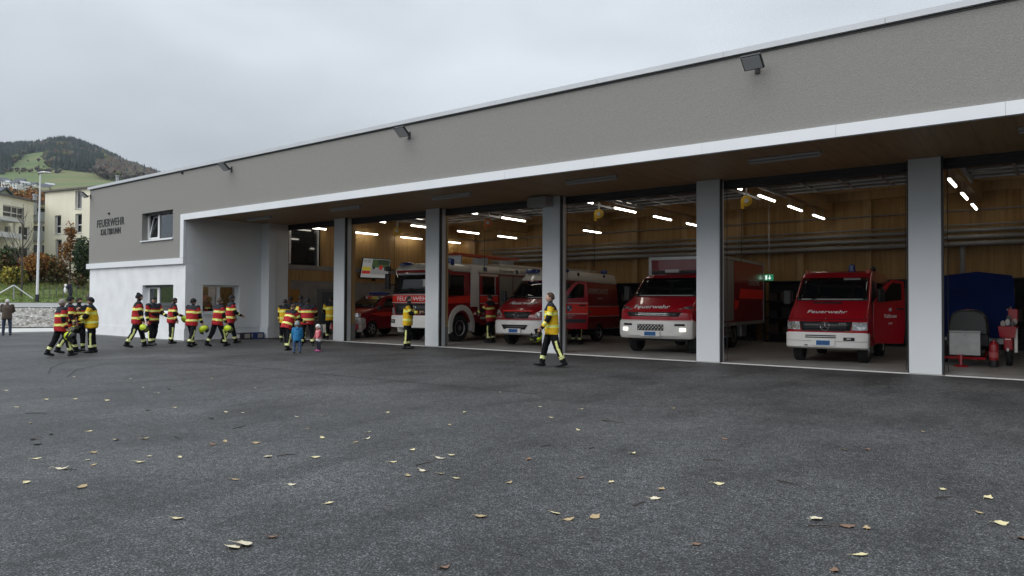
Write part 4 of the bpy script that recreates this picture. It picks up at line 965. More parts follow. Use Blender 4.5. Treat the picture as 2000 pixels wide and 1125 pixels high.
        b = MB()
        for k in range(8 if style == 'steel' else 5):
            a = 2*math.pi*k/(8 if style == 'steel' else 5)
            if style == 'steel': b.cyl((o*.50+off*sg, r*.425*math.cos(a), r*.425*math.sin(a)), (o*.62+off*sg, r*.425*math.cos(a), r*.425*math.sin(a)), r*.055, n=8); b.cyl((o*.6+off*sg, r*.23*math.cos(a), r*.23*math.sin(a)), (o*.75+off*sg, r*.23*math.cos(a), r*.23*math.sin(a)), r*.03, n=6)
            else: b.box(o*.45, o*.8, -.001, .001, 0, .001); b.tube([(o*.8, r*.1*math.cos(a), r*.1*math.sin(a)), (o*.86, r*.55*math.cos(a), r*.55*math.sin(a))], [r*.07, r*.09], 6)
        b.build('hub_detail', BLACK if style == 'steel' else rim, t); return t
    def star(s, xc, p, dirv, r, parent=None):
        d = Vector(dirv).normalized(); nv = Vector((-d.y, d.x)); b = MB()
        def P(u, v, e=.03): yy, zz = p[0]+d.x*v+nv.x*e, p[1]+d.y*v+nv.y*e; return s.D((xc+u)/s.sx(yy, zz), yy, zz)
        b.tube([P(r*math.cos(2*math.pi*k/20), r*math.sin(2*math.pi*k/20)) for k in range(21)], r*.12, 6)
        for k in range(3):
            a = math.pi/2+2*math.pi*k/3; b.tube([P(0,0), P(r*math.cos(a), r*math.sin(a))], [r*.20, r*.08], 6)
        return b.build('emblem', CHR, parent or s.e, smooth=True)
    def plate(s, txt, xc, y, z, w=.33, h=.12, wf=True, parent=None):
        pe = parent or s.e
        if wf: b = MB(); b.box(xc-w*.85, xc+w*.85, y-.012, y, z-h*.65, z+h*.65); b.build('plate_holder', WPAINT, pe)
        b = MB(); b.box(xc-w/2, xc+w/2, y-.022, y-.014, z-h/2, z+h/2); pl = b.build('number_plate', PLB, pe)
        if txt:
            me = text_mesh(txt, 1.0, .004); xs = [v.co.x for v in me.vertices]; ys = [v.co.y for v in me.vertices]
            for v in me.vertices: v.co = Vector((xc-w*.42+(v.co.x-min(xs))/(max(xs)-min(xs))*w*.84, y-.026-v.co.z, z-h*.3+(v.co.y-min(ys))/(max(ys)-min(ys))*h*.6))
            me.materials.append(mat('plate_text', (.01,.015,.03), .5)); obj_of('plate_lettering', me, pl)
    def mirror(s, side, y, z, h=.34, w=.2, out=.22):
        x = side*(s.sx(y, z)); b = MB(); b.box(x+side*(out-w*.5), x+side*(out+w*.5), y-.10, y+.02, z-h/2, z+h/2); m = b.build('mirror', BLACK, s.e, bevel=.035, seg=3)
        b = MB(); b.tube([(x-side*.02, y+.05, z-h*.2), (x+side*(out-w*.4), y-.02, z-h*.2)], .025, 6); b.build('mirror_arm', BLACK, m)
    def beacon(s, x, y, z, m=BLUEL, r=.09, h=.19):
        b = MB(); b.lathe([(r*1.1,0),(r*1.1,.03),(r*.95,.035),(r*.92,h*.9),(r*.7,h)], (x,y,z), 'z', 16); b.build('beacon', m, s.e, smooth=True)
    def door(s, poly, hinge_y, ang, m, win=None, th=.06, side=1, stripe=None):
        # swung door: polygon (y,z) relative to the hinge line; built flat then hung on the hinge
        hx = s.sx(hinge_y, 1.0)
        o = MB().prism([(y-hinge_y, z) for y, z in poly], 'x', -th, 0).build('door', m, s.e, bevel=.012)
        o.location = (side*(hx+.01), hinge_y, 0); o.rotation_euler = (0, 0, -side*ang)
        if win:
            w = MB().prism([(y-hinge_y, z) for y, z in win], 'x', .001, .008).build('window', VGLASS, o)
            MB().prism([(y-hinge_y, z) for y, z in win], 'x', -th-.006, -th-.001).build('window', VGLASS, o)
        return o
def flat_text(txt, parent, y0, z0, h, m, width=None, x=.012, shear=0):
    me = text_mesh(txt, 1.0, .003, 1, 0, shear); xs = [v.co.x for v in me.vertices]; ys = [v.co.y for v in me.vertices]; sc = h/(max(ys)-min(ys)); sx_ = width/(max(xs)-min(xs)) if width else sc; a, c = min(xs), min(ys)
    for v in me.vertices: v.co = Vector((x+v.co.z, y0+(v.co.x-a)*sx_, z0+(v.co.y-c)*sc))
    me.materials.append(m); return obj_of('lettering', me, parent)
def crest(parent, y, z, r, x=.012):
    b = MB(); b.prism([(y-r*.8, z+r), (y+r*.8, z+r), (y+r*.85, z+.0), (y+r*.5, z-r*.7), (y, z-r), (y-r*.5, z-r*.7), (y-r*.85, z)], 'x', x-.004, x); c = b.build('crest', mat('crest_dark', (.06,.07,.12), .4), parent)
    b = MB(); b.box(x+.001, x+.003, y-r*.5, y-.0, z-.0, z+r*.8); b.box(x+.001, x+.003, y+.02, y+r*.55, z-r*.6, z-.01); b.build('crest_field', mat('crest_pale', (.5,.5,.55), .4), c)

# ---------------------------------------------------------------- old red van (bay five)
ZT = [(0,1.0),(1.1,1.0),(1.6,.965),(2.3,.915),(2.6,.88)]
v = Veh('crew_van', 'old red fire van with white bumper, black grille and open passenger-side door', 'van', (-4.95, 19.9, .02), R(4), .985, ZT, None, (.13,.45))
prof = [(.06,.42),(.03,.80),(.02,1.08),(.10,1.13),(.45,1.40),(.80,1.60),(1.50,2.27),(1.62,2.38),(1.85,2.45),(2.4,2.49),(5.0,2.49),(5.18,2.42),(5.28,2.2),(5.30,1.0)] + bottom([.82,3.95], .35, .42, .5, 5.30)
v.shell('body', prof, RED)
v.shell('bumper', [(-.05,.42),(-.06,.62),(-.04,.80),(.30,.80),(.36,.52),(.30,.40),(.04,.37)], WPAINT, 1.015, .03)
bp = v.e
v.fp('windscreen', (.83,1.63), (1.49,2.26), (-.94,.94), (-.93,.93), VGLASS, .012, 12, 4)
v.fp('sunstrip', (1.40,2.19), (1.46,2.24), (.25,.72), (.25,.70), mat('pale_strip', (.32,.33,.33), .3), .022, 6, 1)
g = v.fp('grille', (.024,.84), (.02,1.085), (-.60,.58), (-.66,.64), GRL, .014, 10, 2)
for k in range(4): v.fp('grille_slat', (.022,.86+.055*k), (.022,.872+.055*k), (-.6,.58), (-.6,.58), DSTR, .026, 10, 1, parent=g)
v.star(-.02, (.02,.965), (0,1), .108, parent=g)
v.ftext('312 D', .40, (.02,1.02), (0,1), .035, SILV, parent=g, width=.16, shear=.3, eps=.03)
for q0, q1 in ((-.985,-.64),(.62,.985)):
    h_ = v.fpoly('headlight', (.022,.87), (.02,1.075), [(q0,0),(q1,.0),(q1 if q1 > 0 else q1-.02,1),(q0 if q0 < 0 else q0+.03,1)], HLG, .018)
    c = (q0+q1)/2; v.fpoly('headlight_lamp', (.022,.87), (.02,1.075), [(c-.08,.15),(c+.08,.15),(c+.08,.85),(c-.08,.85)], CHR, .028, parent=h_)
v.fp('hood_vent', (.70,1.555), (.755,1.585), (-.46,.30), (-.46,.30), GRL, .010, 8, 1)
v.ftext('Feuerwehr', -.02, (.30,1.285), (.35,.27), .13, WTXT, width=.98, shear=.18, bold=.012)
v.ftext('o', -.02, (.11,1.137), (.35,.27), .025, SILV)
for k in range(2): v.fp('bumper_vent', (-.045,.66+.05*k), (-.045,.685+.05*k), (-.50,.26), (-.50,.26), GRL, .022, 8, 1)
v.fp('fog_lamp', (-.05,.60), (-.045,.68), (.44,.70), (.44,.70), GRL, .02, 4, 1); v.fp('fog_lamp', (-.05,.625), (-.047,.66), (.52,.62), (.52,.62), SILV, .03, 3, 1)
v.ftext('Sprinter', .57, (-.05,.83), (0,1), .03, mat('gold_text', (.5,.25,.03), .4), width=.16, shear=.3, eps=.09)
v.plate('SG 5521', -.05, -.075, .535)
v.fp('tow_eye', (-.05,.45), (-.05,.475), (-.52,-.44), (-.52,-.44), GRL, .012, 2, 1)
for s in (-1, 1):
    for ya in (.82, 3.95): v.wheel(s*.80, ya, .35, .235, RIMM)
    if s < 0: v.mirror(s, 1.0, 1.72, .40, .2, .22)
v.beacon(.36, 1.9, 2.455); v.beacon(-.76, 1.72, 2.40, AMB, .06, .09); v.beacon(.80, 1.72, 2.40, AMB, .07, .10)
b = MB(); b.tube([(.82,1.7,2.44),(.80,2.6,2.52)], .02, 6); b.ball((.80,2.75,2.55), .08, 10); b.build('aerial', BLACK, v.e)
for y0, x0 in ((.86,-.55),(.90,.1)): 
    p = v.D(x0, y0, 1.66); q = v.D(x0+.45, y0+.08, 1.73); b = MB(); b.tube([(p.x, p.y-.04, p.z), (q.x, q.y-.04, q.z+.02)], .012, 5); b.build('wiper', BLACK, v.e)
v.sp('dark_cab_patch', [(1.08,.62),(2.10,.62),(2.10,2.18),(1.62,2.18),(1.10,1.62)], BLACK, 1, .004)  # flat black patch on the closed body, stands for the unlit cab
v.sp('rear_window', [(2.45,1.55),(3.6,1.55),(3.6,2.15),(2.45,2.15)], VGLASS, 1); v.sp('cab_window', [(1.15,1.62),(2.05,1.62),(2.05,2.16),(1.62,2.16)], VGLASS, -1)
dpoly = [(1.12,.50),(2.10,.48),(2.16,.9),(2.16,1.6),(2.12,2.16),(1.74,2.20),(1.58,2.10),(1.10,1.56),(1.08,1.0)]
d = v.door(dpoly, 1.09, R(39), RED, [(1.30,1.60),(2.03,1.66),(2.02,2.10),(1.74,2.12),(1.62,2.04)])
flat_text('Kaltbrunn', d, .36, 1.18, .10, WTXT, .40); flat_text('1997', d, .49, 1.0, .055, WTXT, .13)
MB().prism([(.52,1.36),(.60,1.36),(.60,1.44),(.52,1.44)], 'x', .002, .006).build('crest', mat('crest_pale', (.5,.5,.55), .4), d)
MB().box(.002,.03,.76,1.0,1.40,1.44).build('handle', BLACK, d); MB().box(.01,.10,.10,.30,1.60,1.95).build('mirror', BLACK, d, bevel=.02)

SEAM = mat('panel_gap', (.03,.003,.004), .6)
v.fp('panel_gap', (.105,1.132), (.112,1.138), (-.99,.99), (-.99,.99), SEAM, .008, 10, 1)
for sg in (-1, 1): v.fpoly('panel_gap', (.14,1.16), (.76,1.575), [(sg*.90,0),(sg*.912,0),(sg*.90,1),(sg*.888,1)], SEAM, .008)
v.fp('bumper_gap', (-.05,.575), (-.05,.583), (-1,1), (-1,1), mat('bumper_seam', (.35,.35,.34), .6), .016, 10, 1)
b = MB(); b.tube([(-.55,1.1,1.56),(-.45,1.25,1.75),(-.3,1.1,1.56)], .01, 5); b.build('dash_item', BLACK, v.e)
# ---------------------------------------------------------------- box truck (bay four)
ZT = [(0,1.0),(1.3,1.0),(1.75,.95),(2.3,.86),(2.6,.82)]
v = Veh('box_truck', 'red box truck with white bumper and tall cargo box standing behind the fourth pillar', 'truck', (-9.92, 19.98, .02), R(4.5), 1.15, ZT, None, (.20,.5))
prof = [(.10,.60),(.06,.98),(.03,1.18),(.08,1.32),(.30,1.50),(.95,1.72),(1.62,2.36),(1.78,2.45),(2.0,2.47),(2.25,2.45),(2.30,1.0)] + bottom([1.05], .42, .60, .6, 2.30, .42)
v.shell('cab', prof, RED)
v.shell('bumper', [(-.04,.56),(-.06,.80),(-.03,1.0),(.10,1.05),(.40,1.0),(.46,.62),(.35,.48),(.06,.47)], WPAINT, 1.02, .04)
v.fp('wing_trim', (.10,1.03), (.13,1.10), (.55,1.0), (.66,.98), WPAINT, .03, 6, 1); v.fp('wing_trim', (.10,1.03), (.13,1.10), (-1.0,-.55), (-.98,-.66), WPAINT, .03, 6, 1)
v.fp('windscreen', (.98,1.75), (1.60,2.345), (-.95,.95), (-.93,.93), VGLASS, .012, 12, 4)
v.fp('grille', (.035,1.14), (.06,1.27), (-.72,.66), (-.80,.74), GRL, .016, 12, 2)
for k in range(2): v.fp('grille_bar', (.04,1.165+.05*k), (.045,1.19+.05*k), (-.52,.46), (-.52,.46), CHR, .03, 10, 1)
lo = v.fp('lower_grille', (-.055,.72), (-.045,.90), (-.42,.30), (-.42,.30), GRL, .018, 8, 1)
for k in range(8):
    for j in range(3): v.fp('grille_mesh', (-.053+.001*j,.735+.055*j), (-.052+.001*j,.775+.055*j), (-.41+.09*k+.04*(j % 2),-.37+.09*k+.04*(j % 2)), (-.39+.09*k+.04*(j % 2),-.35+.09*k+.04*(j % 2)), SILV, .03, 1, 1, parent=lo)
for sg in (-1, 1):
    pl_ = [(sg*.60,.05),(sg*.86,.20),(sg*.98,.75),(sg*.99,1.0),(sg*.80,.85),(sg*.64,.45)]
    h_ = v.fpoly('headlight', (.05,1.20), (.24,1.45), pl_, HLD, .02)
    for c in (.70,.84): v.fpoly('headlight_lamp', (.05,1.20), (.24,1.45), [(sg*c-.05,.30+.3*(c > .8)),(sg*c+.05,.30+.3*(c > .8)),(sg*c+.05,.62+.2*(c > .8)),(sg*c-.05,.62+.2*(c > .8))], HLG, .032, parent=h_)
    v.fp('daytime_lamp', (-.045,.86), (-.04,.92), (sg*.72-.13,sg*.72+.13), (sg*.72-.12,sg*.72+.12), GRL, .024, 4, 1)
    fl = v.fp('fog_lamp', (-.055,.70), (-.05,.79), (sg*.80-.07,sg*.80+.07), (sg*.80-.07,sg*.80+.07), emis('fog_lamp_lit%d' % sg, (1,.93,.8), 2.2), .024, 3, 2)
v.ftext('Feuerwehr', -.10, (.12,1.365), (.22,.18), .17, WTXT, width=1.14, bold=.018, eps=.022)
v.plate('SG 63 31', -.06, -.085, .62, .36, .12)
for sg in (-1, 1):
    v.wheel(sg*.96, 1.05, .42, .27, RIMW, off=.02); v.wheel(sg*.92, 4.95, .42, .27, RIMW, off=-.05); v.mirror(sg, 1.15, 1.85, .46, .2, .26)
v.sp('cab_window', [(1.15,1.80),(2.10,1.80),(2.10,2.34),(1.70,2.34)], VGLASS, 1); v.sp('stripe', [(.35,1.30),(2.28,1.52),(2.28,1.70),(.8,1.55)], FLUO, 1)
v.beacon(-.72, 1.8, 2.42, mat('side_lamp_pale', (.6,.55,.45), .3), .06, .05)
b = MB(); b.box(-.75,.75,1.72,1.95,2.50,2.60); lb_ = b.build('light_bar', DARKMET, v.e, bevel=.03); b = MB(); b.box(-.28,.20,1.70,1.97,2.53,2.64); b.build('light_bar_centre', SILV, lb_, bevel=.02)
b = MB(); b.box(-.55,.5,.35,6.5,.48,.62); b.build('chassis', BLACK, v.e); b = MB(); b.box(-.9,.9,.5,.9,.38,.5); b.build('axle', BLACK, v.e)
bx0, bx1, by0, by1, bz0, bz1 = -1.16, 1.36, 2.50, 7.9, .92, 3.10
b = MB(); b.box(bx0+.03, bx1-.03, by0+.03, by1-.03, bz0, bz1-.03); box_ = b.build('cargo_box', RED2, v.e)
b = MB()
for x in (bx0, bx1-.10):
    b.box(x, x+.10, by0, by0+.10, bz0, bz1-.1); b.box(x, x+.10, by1-.10, by1, bz0, bz1-.1); b.box(x, x+.10, by0, by1, bz1-.098, bz1); b.box(x, x+.10, by0, by1, bz0-.12, bz0-.002)
b.box(bx0+.101, bx1-.101, by0, by0+.1, bz1-.098, bz1); b.build('box_frame', ALUB, v.e)
b = MB(); b.box(bx1-.028, bx1-.012, by0+.12, by0+1.35, bz0+.05, bz1-.12); b.build('roller_door', SHUT, v.e)
b = MB(); b.box(bx1-.028, bx1-.015, by0+1.40, by1-.12, bz0+.05, bz1-.12); b.build('side_panel', RED2, v.e)
b = MB(); b.prism([(by0+2.0,1.72),(by1-.12,1.72),(by1-.12,2.06),(by0+2.15,2.06)], 'x', bx1-.012, bx1-.006); b.build('stripe', FLUO, v.e)
b = MB(); b.prism([(by0+1.42,1.35),(by0+1.75,1.35),(by0+2.0,1.65),(by0+1.42,1.65)], 'x', bx1-.012, bx1-.006); b.build('stripe', FLUO, v.e)
flat_text('LOGISTIK', v.e, by0+3.2, 2.20, .22, mat('dull_letter', (.5,.48,.46), .5), 1.5, bx1-.004)
b = MB(); b.box(.90,1.26,2.5,3.1,.50,.88); b.build('side_locker', RED, v.e); b = MB()
for k in range(6): b.box(.92,1.24,3.2,3.9,.42+.08*k,.46+.08*k)
b.build('step', ALUB, v.e); b = MB(); b.box(.7,1.1,5.7,6.4,.35,.85); b.build('tank', STEEL, v.e, bevel=.05)

# ---------------------------------------------------------------- white-roofed van (bay three)
ZT = [(0,1.0),(1.1,1.0),(1.65,.965),(2.3,.89),(2.75,.83)]
v = Veh('breathing_gear_van', 'red fire van with cream roof, blue beacons and open door behind the middle pillar', 'van', (-15.35, 20.25, .02), R(4), 1.0, ZT, None, (.22,.5))
prof = [(.08,.50),(.05,.92),(.04,1.05),(.12,1.22),(.35,1.42),(.95,1.66),(1.70,2.34),(1.95,2.55),(2.2,2.70),(2.5,2.74),(6.1,2.70),(6.25,2.62),(6.38,2.2),(6.42,1.0)] + bottom([.98,4.65], .36, .50, .55, 6.42)
v.shell('body', prof, RED2)
v.shell('roof', [(1.72,2.37),(1.93,2.56),(2.18,2.71),(2.5,2.755),(6.1,2.715),(6.27,2.63),(6.35,2.30)], CREAM, 1.012, .03)
v.shell('bumper', [(-.04,.46),(-.06,.70),(-.03,.90),(.12,.95),(.36,.90),(.42,.56),(.30,.42),(.05,.40)], WPAINT, 1.015, .04)
v.fp('windscreen', (.98,1.69), (1.68,2.325), (-.95,.95), (-.93,.93), VGLASS, .012, 12, 4)
g = v.fp('grille', (.045,.98), (.10,1.20), (-.48,.44), (-.60,.56), GRL, .018, 10, 2)
for k in range(3): v.fp('grille_slat', (.05+.01*k,1.02+.055*k), (.053+.01*k,1.035+.055*k), (-.46,.42), (-.5,.46), DSTR, .03, 8, 1, parent=g)
v.star(-.02, (.07,1.09), (.05,.2), .10, parent=g)
v.fp('hood_edge', (.10,1.215), (.16,1.26), (-.66,.62), (-.66,.62), FLUO, .014, 10, 1)
for sg in (-1, 1):
    h_ = v.fpoly('headlight', (.05,.98), (.16,1.26), [(sg*.64,.05),(sg*.88,.05),(sg*.985,.55),(sg*.99,1.1),(sg*.90,1.0),(sg*.72,.6)], HLG, .02)
    v.fpoly('headlight_lamp', (.05,.98), (.16,1.26), [(sg*.82-.07,.22),(sg*.82+.06,.22),(sg*.82+.06,.62),(sg*.82-.07,.62)], CHR, .03, parent=h_)
v.fp('bumper_grille', (-.055,.60), (-.05,.76), (-.48,.40), (-.60,.52), GRL, .02, 8, 1)
v.ftext('Feuerwehr', -.02, (.40,1.455), (.6,.24), .27, WTXT, width=1.12, shear=.2, bold=.018, eps=.024)
v.plate('SG 18 12', -.05, -.085, .55, .36, .12)
for sg in (-1, 1):
    for ya in (.98, 4.65): v.wheel(sg*.82, ya, .36, .24, RIMM)
    v.mirror(sg, 1.05, 1.78, .40, .2, .24)
for x in (-.62, .62): b = MB(); b.box(x-.26, x+.26, 2.0, 2.28, 2.66, 2.80); b.build('beacon', BLUEL, v.e, bevel=.04, seg=3)
b = MB(); b.box(.5,.72,5.6,5.85,2.74,2.90); b.build('beacon', BLUEL, v.e, bevel=.03)
b = MB()
for q in range(2): b.tube([(-.5+q*.9,2.6,2.84),(-.5+q*.9,5.4,2.82)], .025, 6)
for k in range(5): b.tube([(-.5,2.8+.6*k,2.84),(.4,2.8+.6*k,2.84)], .02, 6)
b.build('roof_rack', ALUB, v.e)
for y in (3.0, 5.2): b = MB(); b.ball((.86,y,2.62), .07, 8); b.build('work_lamp', BLACK, v.e)
v.sp('dark_cab_patch', [(1.30,.60),(2.35,.60),(2.35,2.30),(1.95,2.28),(1.32,1.72)], BLACK, 1, .004)  # black sheet painted as the dark cab inside; the body has no hole
v.sp('side_window', [(2.55,1.52),(3.30,1.52),(3.30,2.28),(2.55,2.28)], VGLASS, 1); v.sp('stripe', [(2.42,1.02),(6.36,1.02),(6.36,1.40),(2.42,1.40)], FLUO, 1, .006)
for z in (1.01, 1.41): v.sp('stripe_line', [(2.42,z-.012),(6.36,z-.012),(6.36,z+.012),(2.42,z+.012)], SILV, 1, .012)
v.stext('ATEMSCHUTZ', 3.7, 1.90, .20, mat('dull_letter', (.5,.48,.46), .5), width=1.75); v.stext('Linth', 4.4, 1.68, .10, mat('dull_letter', (.5,.48,.46), .5), width=.5)
v.sp('cab_window', [(1.4,1.75),(2.3,1.75),(2.3,2.28),(1.9,2.28)], VGLASS, -1)
dpoly = [(1.34,.62),(2.36,.58),(2.40,1.0),(2.40,1.7),(2.34,2.30),(2.02,2.32),(1.85,2.22),(1.33,1.74),(1.31,1.0)]
d = v.door(dpoly, 1.32, R(47), RED, [(1.55,1.68),(2.22,1.74),(2.24,2.20),(2.02,2.24),(1.90,2.14)])
MB().prism([(.02,1.15),(1.06,1.15),(1.06,1.54),(.02,1.50)], 'x', .002, .006).build('stripe', FLUO, d)
for z in (1.14, 1.53): MB().prism([(.02,z-.012),(1.06,z-.012),(1.06,z+.015),(.02,z+.012)], 'x', .007, .010).build('stripe_line', SILV, d)
MB().box(.002,.02,.05,.98,.62+.2,.80+.15).build('rub_strip', DSTR, d); MB().box(.01,.04,.72,.98,1.42,1.47).build('handle', BLACK, d)
crest(d, .36, 1.33, .12); flat_text('Kaltbrunn', d, .22, 1.06, .055, mat('dull_letter', (.5,.48,.46), .5), .34); flat_text('2010', d, .32, .985, .045, mat('dull_letter', (.5,.48,.46), .5), .15)

# ---------------------------------------------------------------- big fire engine (bay two)
ZT = [(0,1.0),(1.2,1.0),(2.75,.985),(3.1,.93)]
v = Veh('fire_engine', 'big red fire engine with white corrugated panel, white wheel arch and FEUERWEHR front', 'fire engine', (-19.88, 19.72, .02), R(4.5), 1.25, ZT, None, (.16,.35))
prof = [(.10,.75),(.06,1.0),(.03,1.5),(.05,1.82),(.22,2.74),(.45,2.98),(.9,3.06),(8.3,3.06),(8.4,2.95),(8.42,.8)] + bottom([1.36,5.7], .53, .72, .7, 8.42, .53)
v.shell('body', prof, RED2, 1.0, .05)
v.shell('roof_band', [(.24,2.78),(.46,3.0),(.9,3.075),(8.3,3.075),(8.41,2.97),(8.42,2.72),(.9,2.72),(.6,2.78)], CREAM, 1.008, .04)
v.shell('bumper', [(-.06,.56),(-.08,.80),(-.04,1.02),(.4,1.02),(.5,.66),(.36,.52)], WPAINT, 1.012, .04)
v.fp('windscreen', (.055,1.86), (.20,2.68), (-.965,.965), (-.95,.95), VGLASS, .012, 12, 3)
v.fp('screen_shade', (.16,2.58), (.18,2.66), (-.80,.9), (-.80,.9), mat('pale_strip', (.32,.33,.33), .3), .03, 8, 1)
v.fp('front_stripe', (.035,1.52), (.05,1.81), (-1,1), (-1,1), FLUO, .012, 12, 1)
for z in (1.515, 1.815): v.fp('stripe_line', (.034,z-.015), (.036,z+.01), (-1,1), (-1,1), SILV, .02, 12, 1)
v.ftext('FEUERWEHR', -.05, (.036,1.585), (.05,1), .165, WTXT, width=1.72)
v.fp('grille', (.05,1.06), (.033,1.47), (-.80,.80), (-.86,.86), GRL, .012, 10, 2)
for k in range(4): v.fp('grille_slat', (.048,1.12+.09*k), (.047,1.15+.09*k), (-.7,.7), (-.7,.7), DSTR, .025, 8, 1)
v.star(-.02, (.045,1.30), (0,1), .10)
for sg in (-1, 1):
    h_ = v.fpoly('headlight', (.06,1.05), (.035,1.32), [(sg*.86,.0),(sg*.99,.1),(sg*.99,.9),(sg*.90,1.0)], HLG, .02)
    v.fp('bumper_lamp', (-.07,.72), (-.065,.86), (sg*.86-.10,sg*.86+.10), (sg*.86-.10,sg*.86+.10), GRL, .022, 4, 1); v.fp('bumper_lamp_line', (-.07,.77), (-.068,.80), (sg*.86-.08,sg*.86+.08), (sg*.86-.08,sg*.86+.08), SILV, .032, 4, 1)
    v.mirror(sg, .20, 2.35, .62, .24, .26); v.mirror(sg, .15, 2.85, .2, .24, .22)
    b = MB(); b.loft([[Vector((sg*.86+.28*math.cos(a)*w, y, 3.0+.13*math.sin(a)*h)) for a in [math.pi*i/8 for i in range(9)]] for y, w, h in ((.28,.6,.3),(.42,1,.9),(.62,1,1),(.8,.9,.8))]); b.build('beacon', BLUEL, v.e, smooth=True)
for x0 in (-.7, .0):
    p = v.D(x0, .07, 1.9); q = v.D(x0+.55, .10, 2.05); b = MB(); b.tube([(p.x,p.y-.05,p.z),(q.x,q.y-.05,q.z)], .016, 5); b.build('wiper', BLACK, v.e)
for sg in (-1, 1):
    v.wheel(sg*1.06, 1.36, .53, .34, RIMM, off=.01); v.wheel(sg*1.02, 5.7, .53, .4, RIMM, off=-.06)
def arch(yc, r0, r1, zc, x0, x1, m, nm):
    b = MB(); n = 14; rings = []
    for k in range(n+1):
        a = math.pi*(1.10-1.20*k/n); c, s_ = math.cos(a), math.sin(a); rings.append([(x0, yc+r0*c, zc+r0*s_), (x1, yc+r0*c, zc+r0*s_), (x1, yc+r1*c, zc+r1*s_), (x0, yc+r1*c, zc+r1*s_)])
    b.loft(rings); return b.build(nm, m, v.e, smooth=True)
for sg in (-1, 1): arch(1.36, .63, .84, .60, sg*1.0, sg*1.31, WPAINT, 'wheel_arch')
b = MB(); n = 18
for k in range(n): b.box(1.24, 1.275 if k % 2 else 1.29, 1.98, 2.42, 1.36+k*.092, 1.36+(k+1)*.092-.004)
b.build('corrugated_panel', WPAINT, v.e)
v.sp('grab_rail', [(2.46,1.0),(2.56,1.0),(2.56,2.7),(2.46,2.7)], WPAINT, 1, .012); v.sp('front_door_window', [(.52,1.80),(1.55,1.80),(1.55,2.60),(.62,2.60)], VGLASS, 1)
v.sp('front_stripe_side', [(.35,1.48),(1.95,1.52),(1.95,1.82),(.35,1.70)], FLUO, 1, .008); v.sp('crew_stripe', [(2.62,1.50),(3.90,1.50),(3.90,1.82),(2.62,1.82)], FLUO, 1, .024)
for z in (1.495, 1.825): v.sp('stripe_line', [(2.60,z-.014),(3.90,z-.014),(3.90,z+.014),(2.60,z+.014)], SILV, 1, .034)
cd_ = v.sp('crew_door', [(2.60,.62),(3.92,.62),(3.92,2.72),(2.60,2.72)], RED2, 1, .012, th=.02)
v.sp('window', [(2.80,1.86),(3.72,1.86),(3.72,2.58),(2.80,2.58)], VGLASS, 1, .024, parent=cd_); v.sp('window_trim', [(2.62,2.62),(3.90,2.62),(3.90,2.70),(2.62,2.70)], CREAM, 1, .03, parent=cd_); v.sp('window_post', [(3.66,1.86),(3.70,1.86),(3.70,2.6),(3.66,2.6)], SILV, 1, .034, parent=cd_)
v.sp('handle', [(3.5,1.38),(3.7,1.38),(3.7,1.43),(3.5,1.43)], BLACK, 1, .034, parent=cd_)
v.stext('CR rosenbauer', 2.72, 1.02, .10, WTXT, width=1.05, eps=.034); v.stext('AT', 3.82, 1.02, .13, WTXT, width=.16, eps=.034); v.sp('sill_step', [(2.62,.86),(3.85,.86),(3.85,.96),(2.62,.96)], SILV, 1, .03)
for y0, y1 in ((4.05,5.05),(5.12,6.75),(6.82,8.25)): v.sp('roller_shutter', [(y0,1.12),(y1,1.12),(y1,2.66),(y0,2.66)], SHUT, 1, .012)
v.stext('Feuerwehr', 4.1, 2.80, .15, mat('grey_letter', (.12,.11,.10), .5), width=1.1, eps=.02); v.stext('KALTBRUNN', 5.75, 2.80, .15, mat('grey_letter', (.12,.11,.10), .5), width=1.25, eps=.02); v.sp('roof_crest', [(5.35,2.79),(5.55,2.79),(5.55,2.96),(5.35,2.96)], mat('crest_dark', (.06,.07,.12), .4), 1, .02); v.sp('roof_crest', [(2.9,2.80),(3.15,2.80),(3.15,2.98),(2.9,2.98)], mat('crest_dark', (.06,.07,.12), .4), 1, .02)
b = MB(); b.box(1.0,1.2,.75,1.0,2.94,3.24); b.build('side_beacon', BLUEL, v.e, bevel=.03)
LADR = mat('ladder_orange', (.45,.07,.03), .5)
for x in (.45, .95): b = MB(); b.box(x-.03, x+.03, 1.2, 6.0, 3.42, 3.50); b.build('ladder_rail', LADR, v.e)
for k in range(14): b = MB(); b.cyl((.45,1.4+k*.33,3.46), (.95,1.4+k*.33,3.46), .02, n=6); b.build('ladder_rung', LADR, v.e)
for y in (1.6, 3.4, 5.4): b = MB(); b.box(.3,1.05,y,y+.08,3.06,3.40); b.build('ladder_support', STEEL, v.e)
b = MB(); b.box(-1.1,1.15,4.2,8.2,3.075,3.18); b.build('roof_rail', CREAM, v.e)
v.ftext('CR rosenbauer', .25, (.30,2.84), (.2,.2), .07, mat('roof_text', (.35,.2,.15), .5), width=.8, eps=.02)

# ---------------------------------------------------------------- small red car (bay one)
ZT = [(0,.96),(.5,1.0),(.95,1.0),(1.2,.93),(1.85,.74)]
v = Veh('command_car', 'small dark red fire car with white front half hidden by the leftmost pillar', 'car', (-24.6, 20.05, .02), R(4), .92, ZT, None, (.28,.5))
prof = [(.10,.45),(.04,.75),(.06,.98),(.30,1.10),(1.15,1.24),(1.95,1.78),(2.3,1.84),(3.4,1.82),(4.1,1.62),(4.35,1.2),(4.38,.6)] + bottom([.95,3.55], .36, .36, .5, 4.38)
v.shell('body', prof, RED2)
v.shell('bumper', [(-.02,.36),(-.05,.60),(-.02,.86),(.28,.88),(.46,.80),(.50,.45),(.3,.32)], WPAINT, 1.02, .05)
v.fp('windscreen', (1.20,1.29), (1.92,1.76), (-.93,.93), (-.88,.88), VGLASS, .012, 10, 3)
v.fp('bumper_vent', (-.045,.48), (-.04,.62), (.55,.85), (.55,.85), GRL, .025, 4, 1)
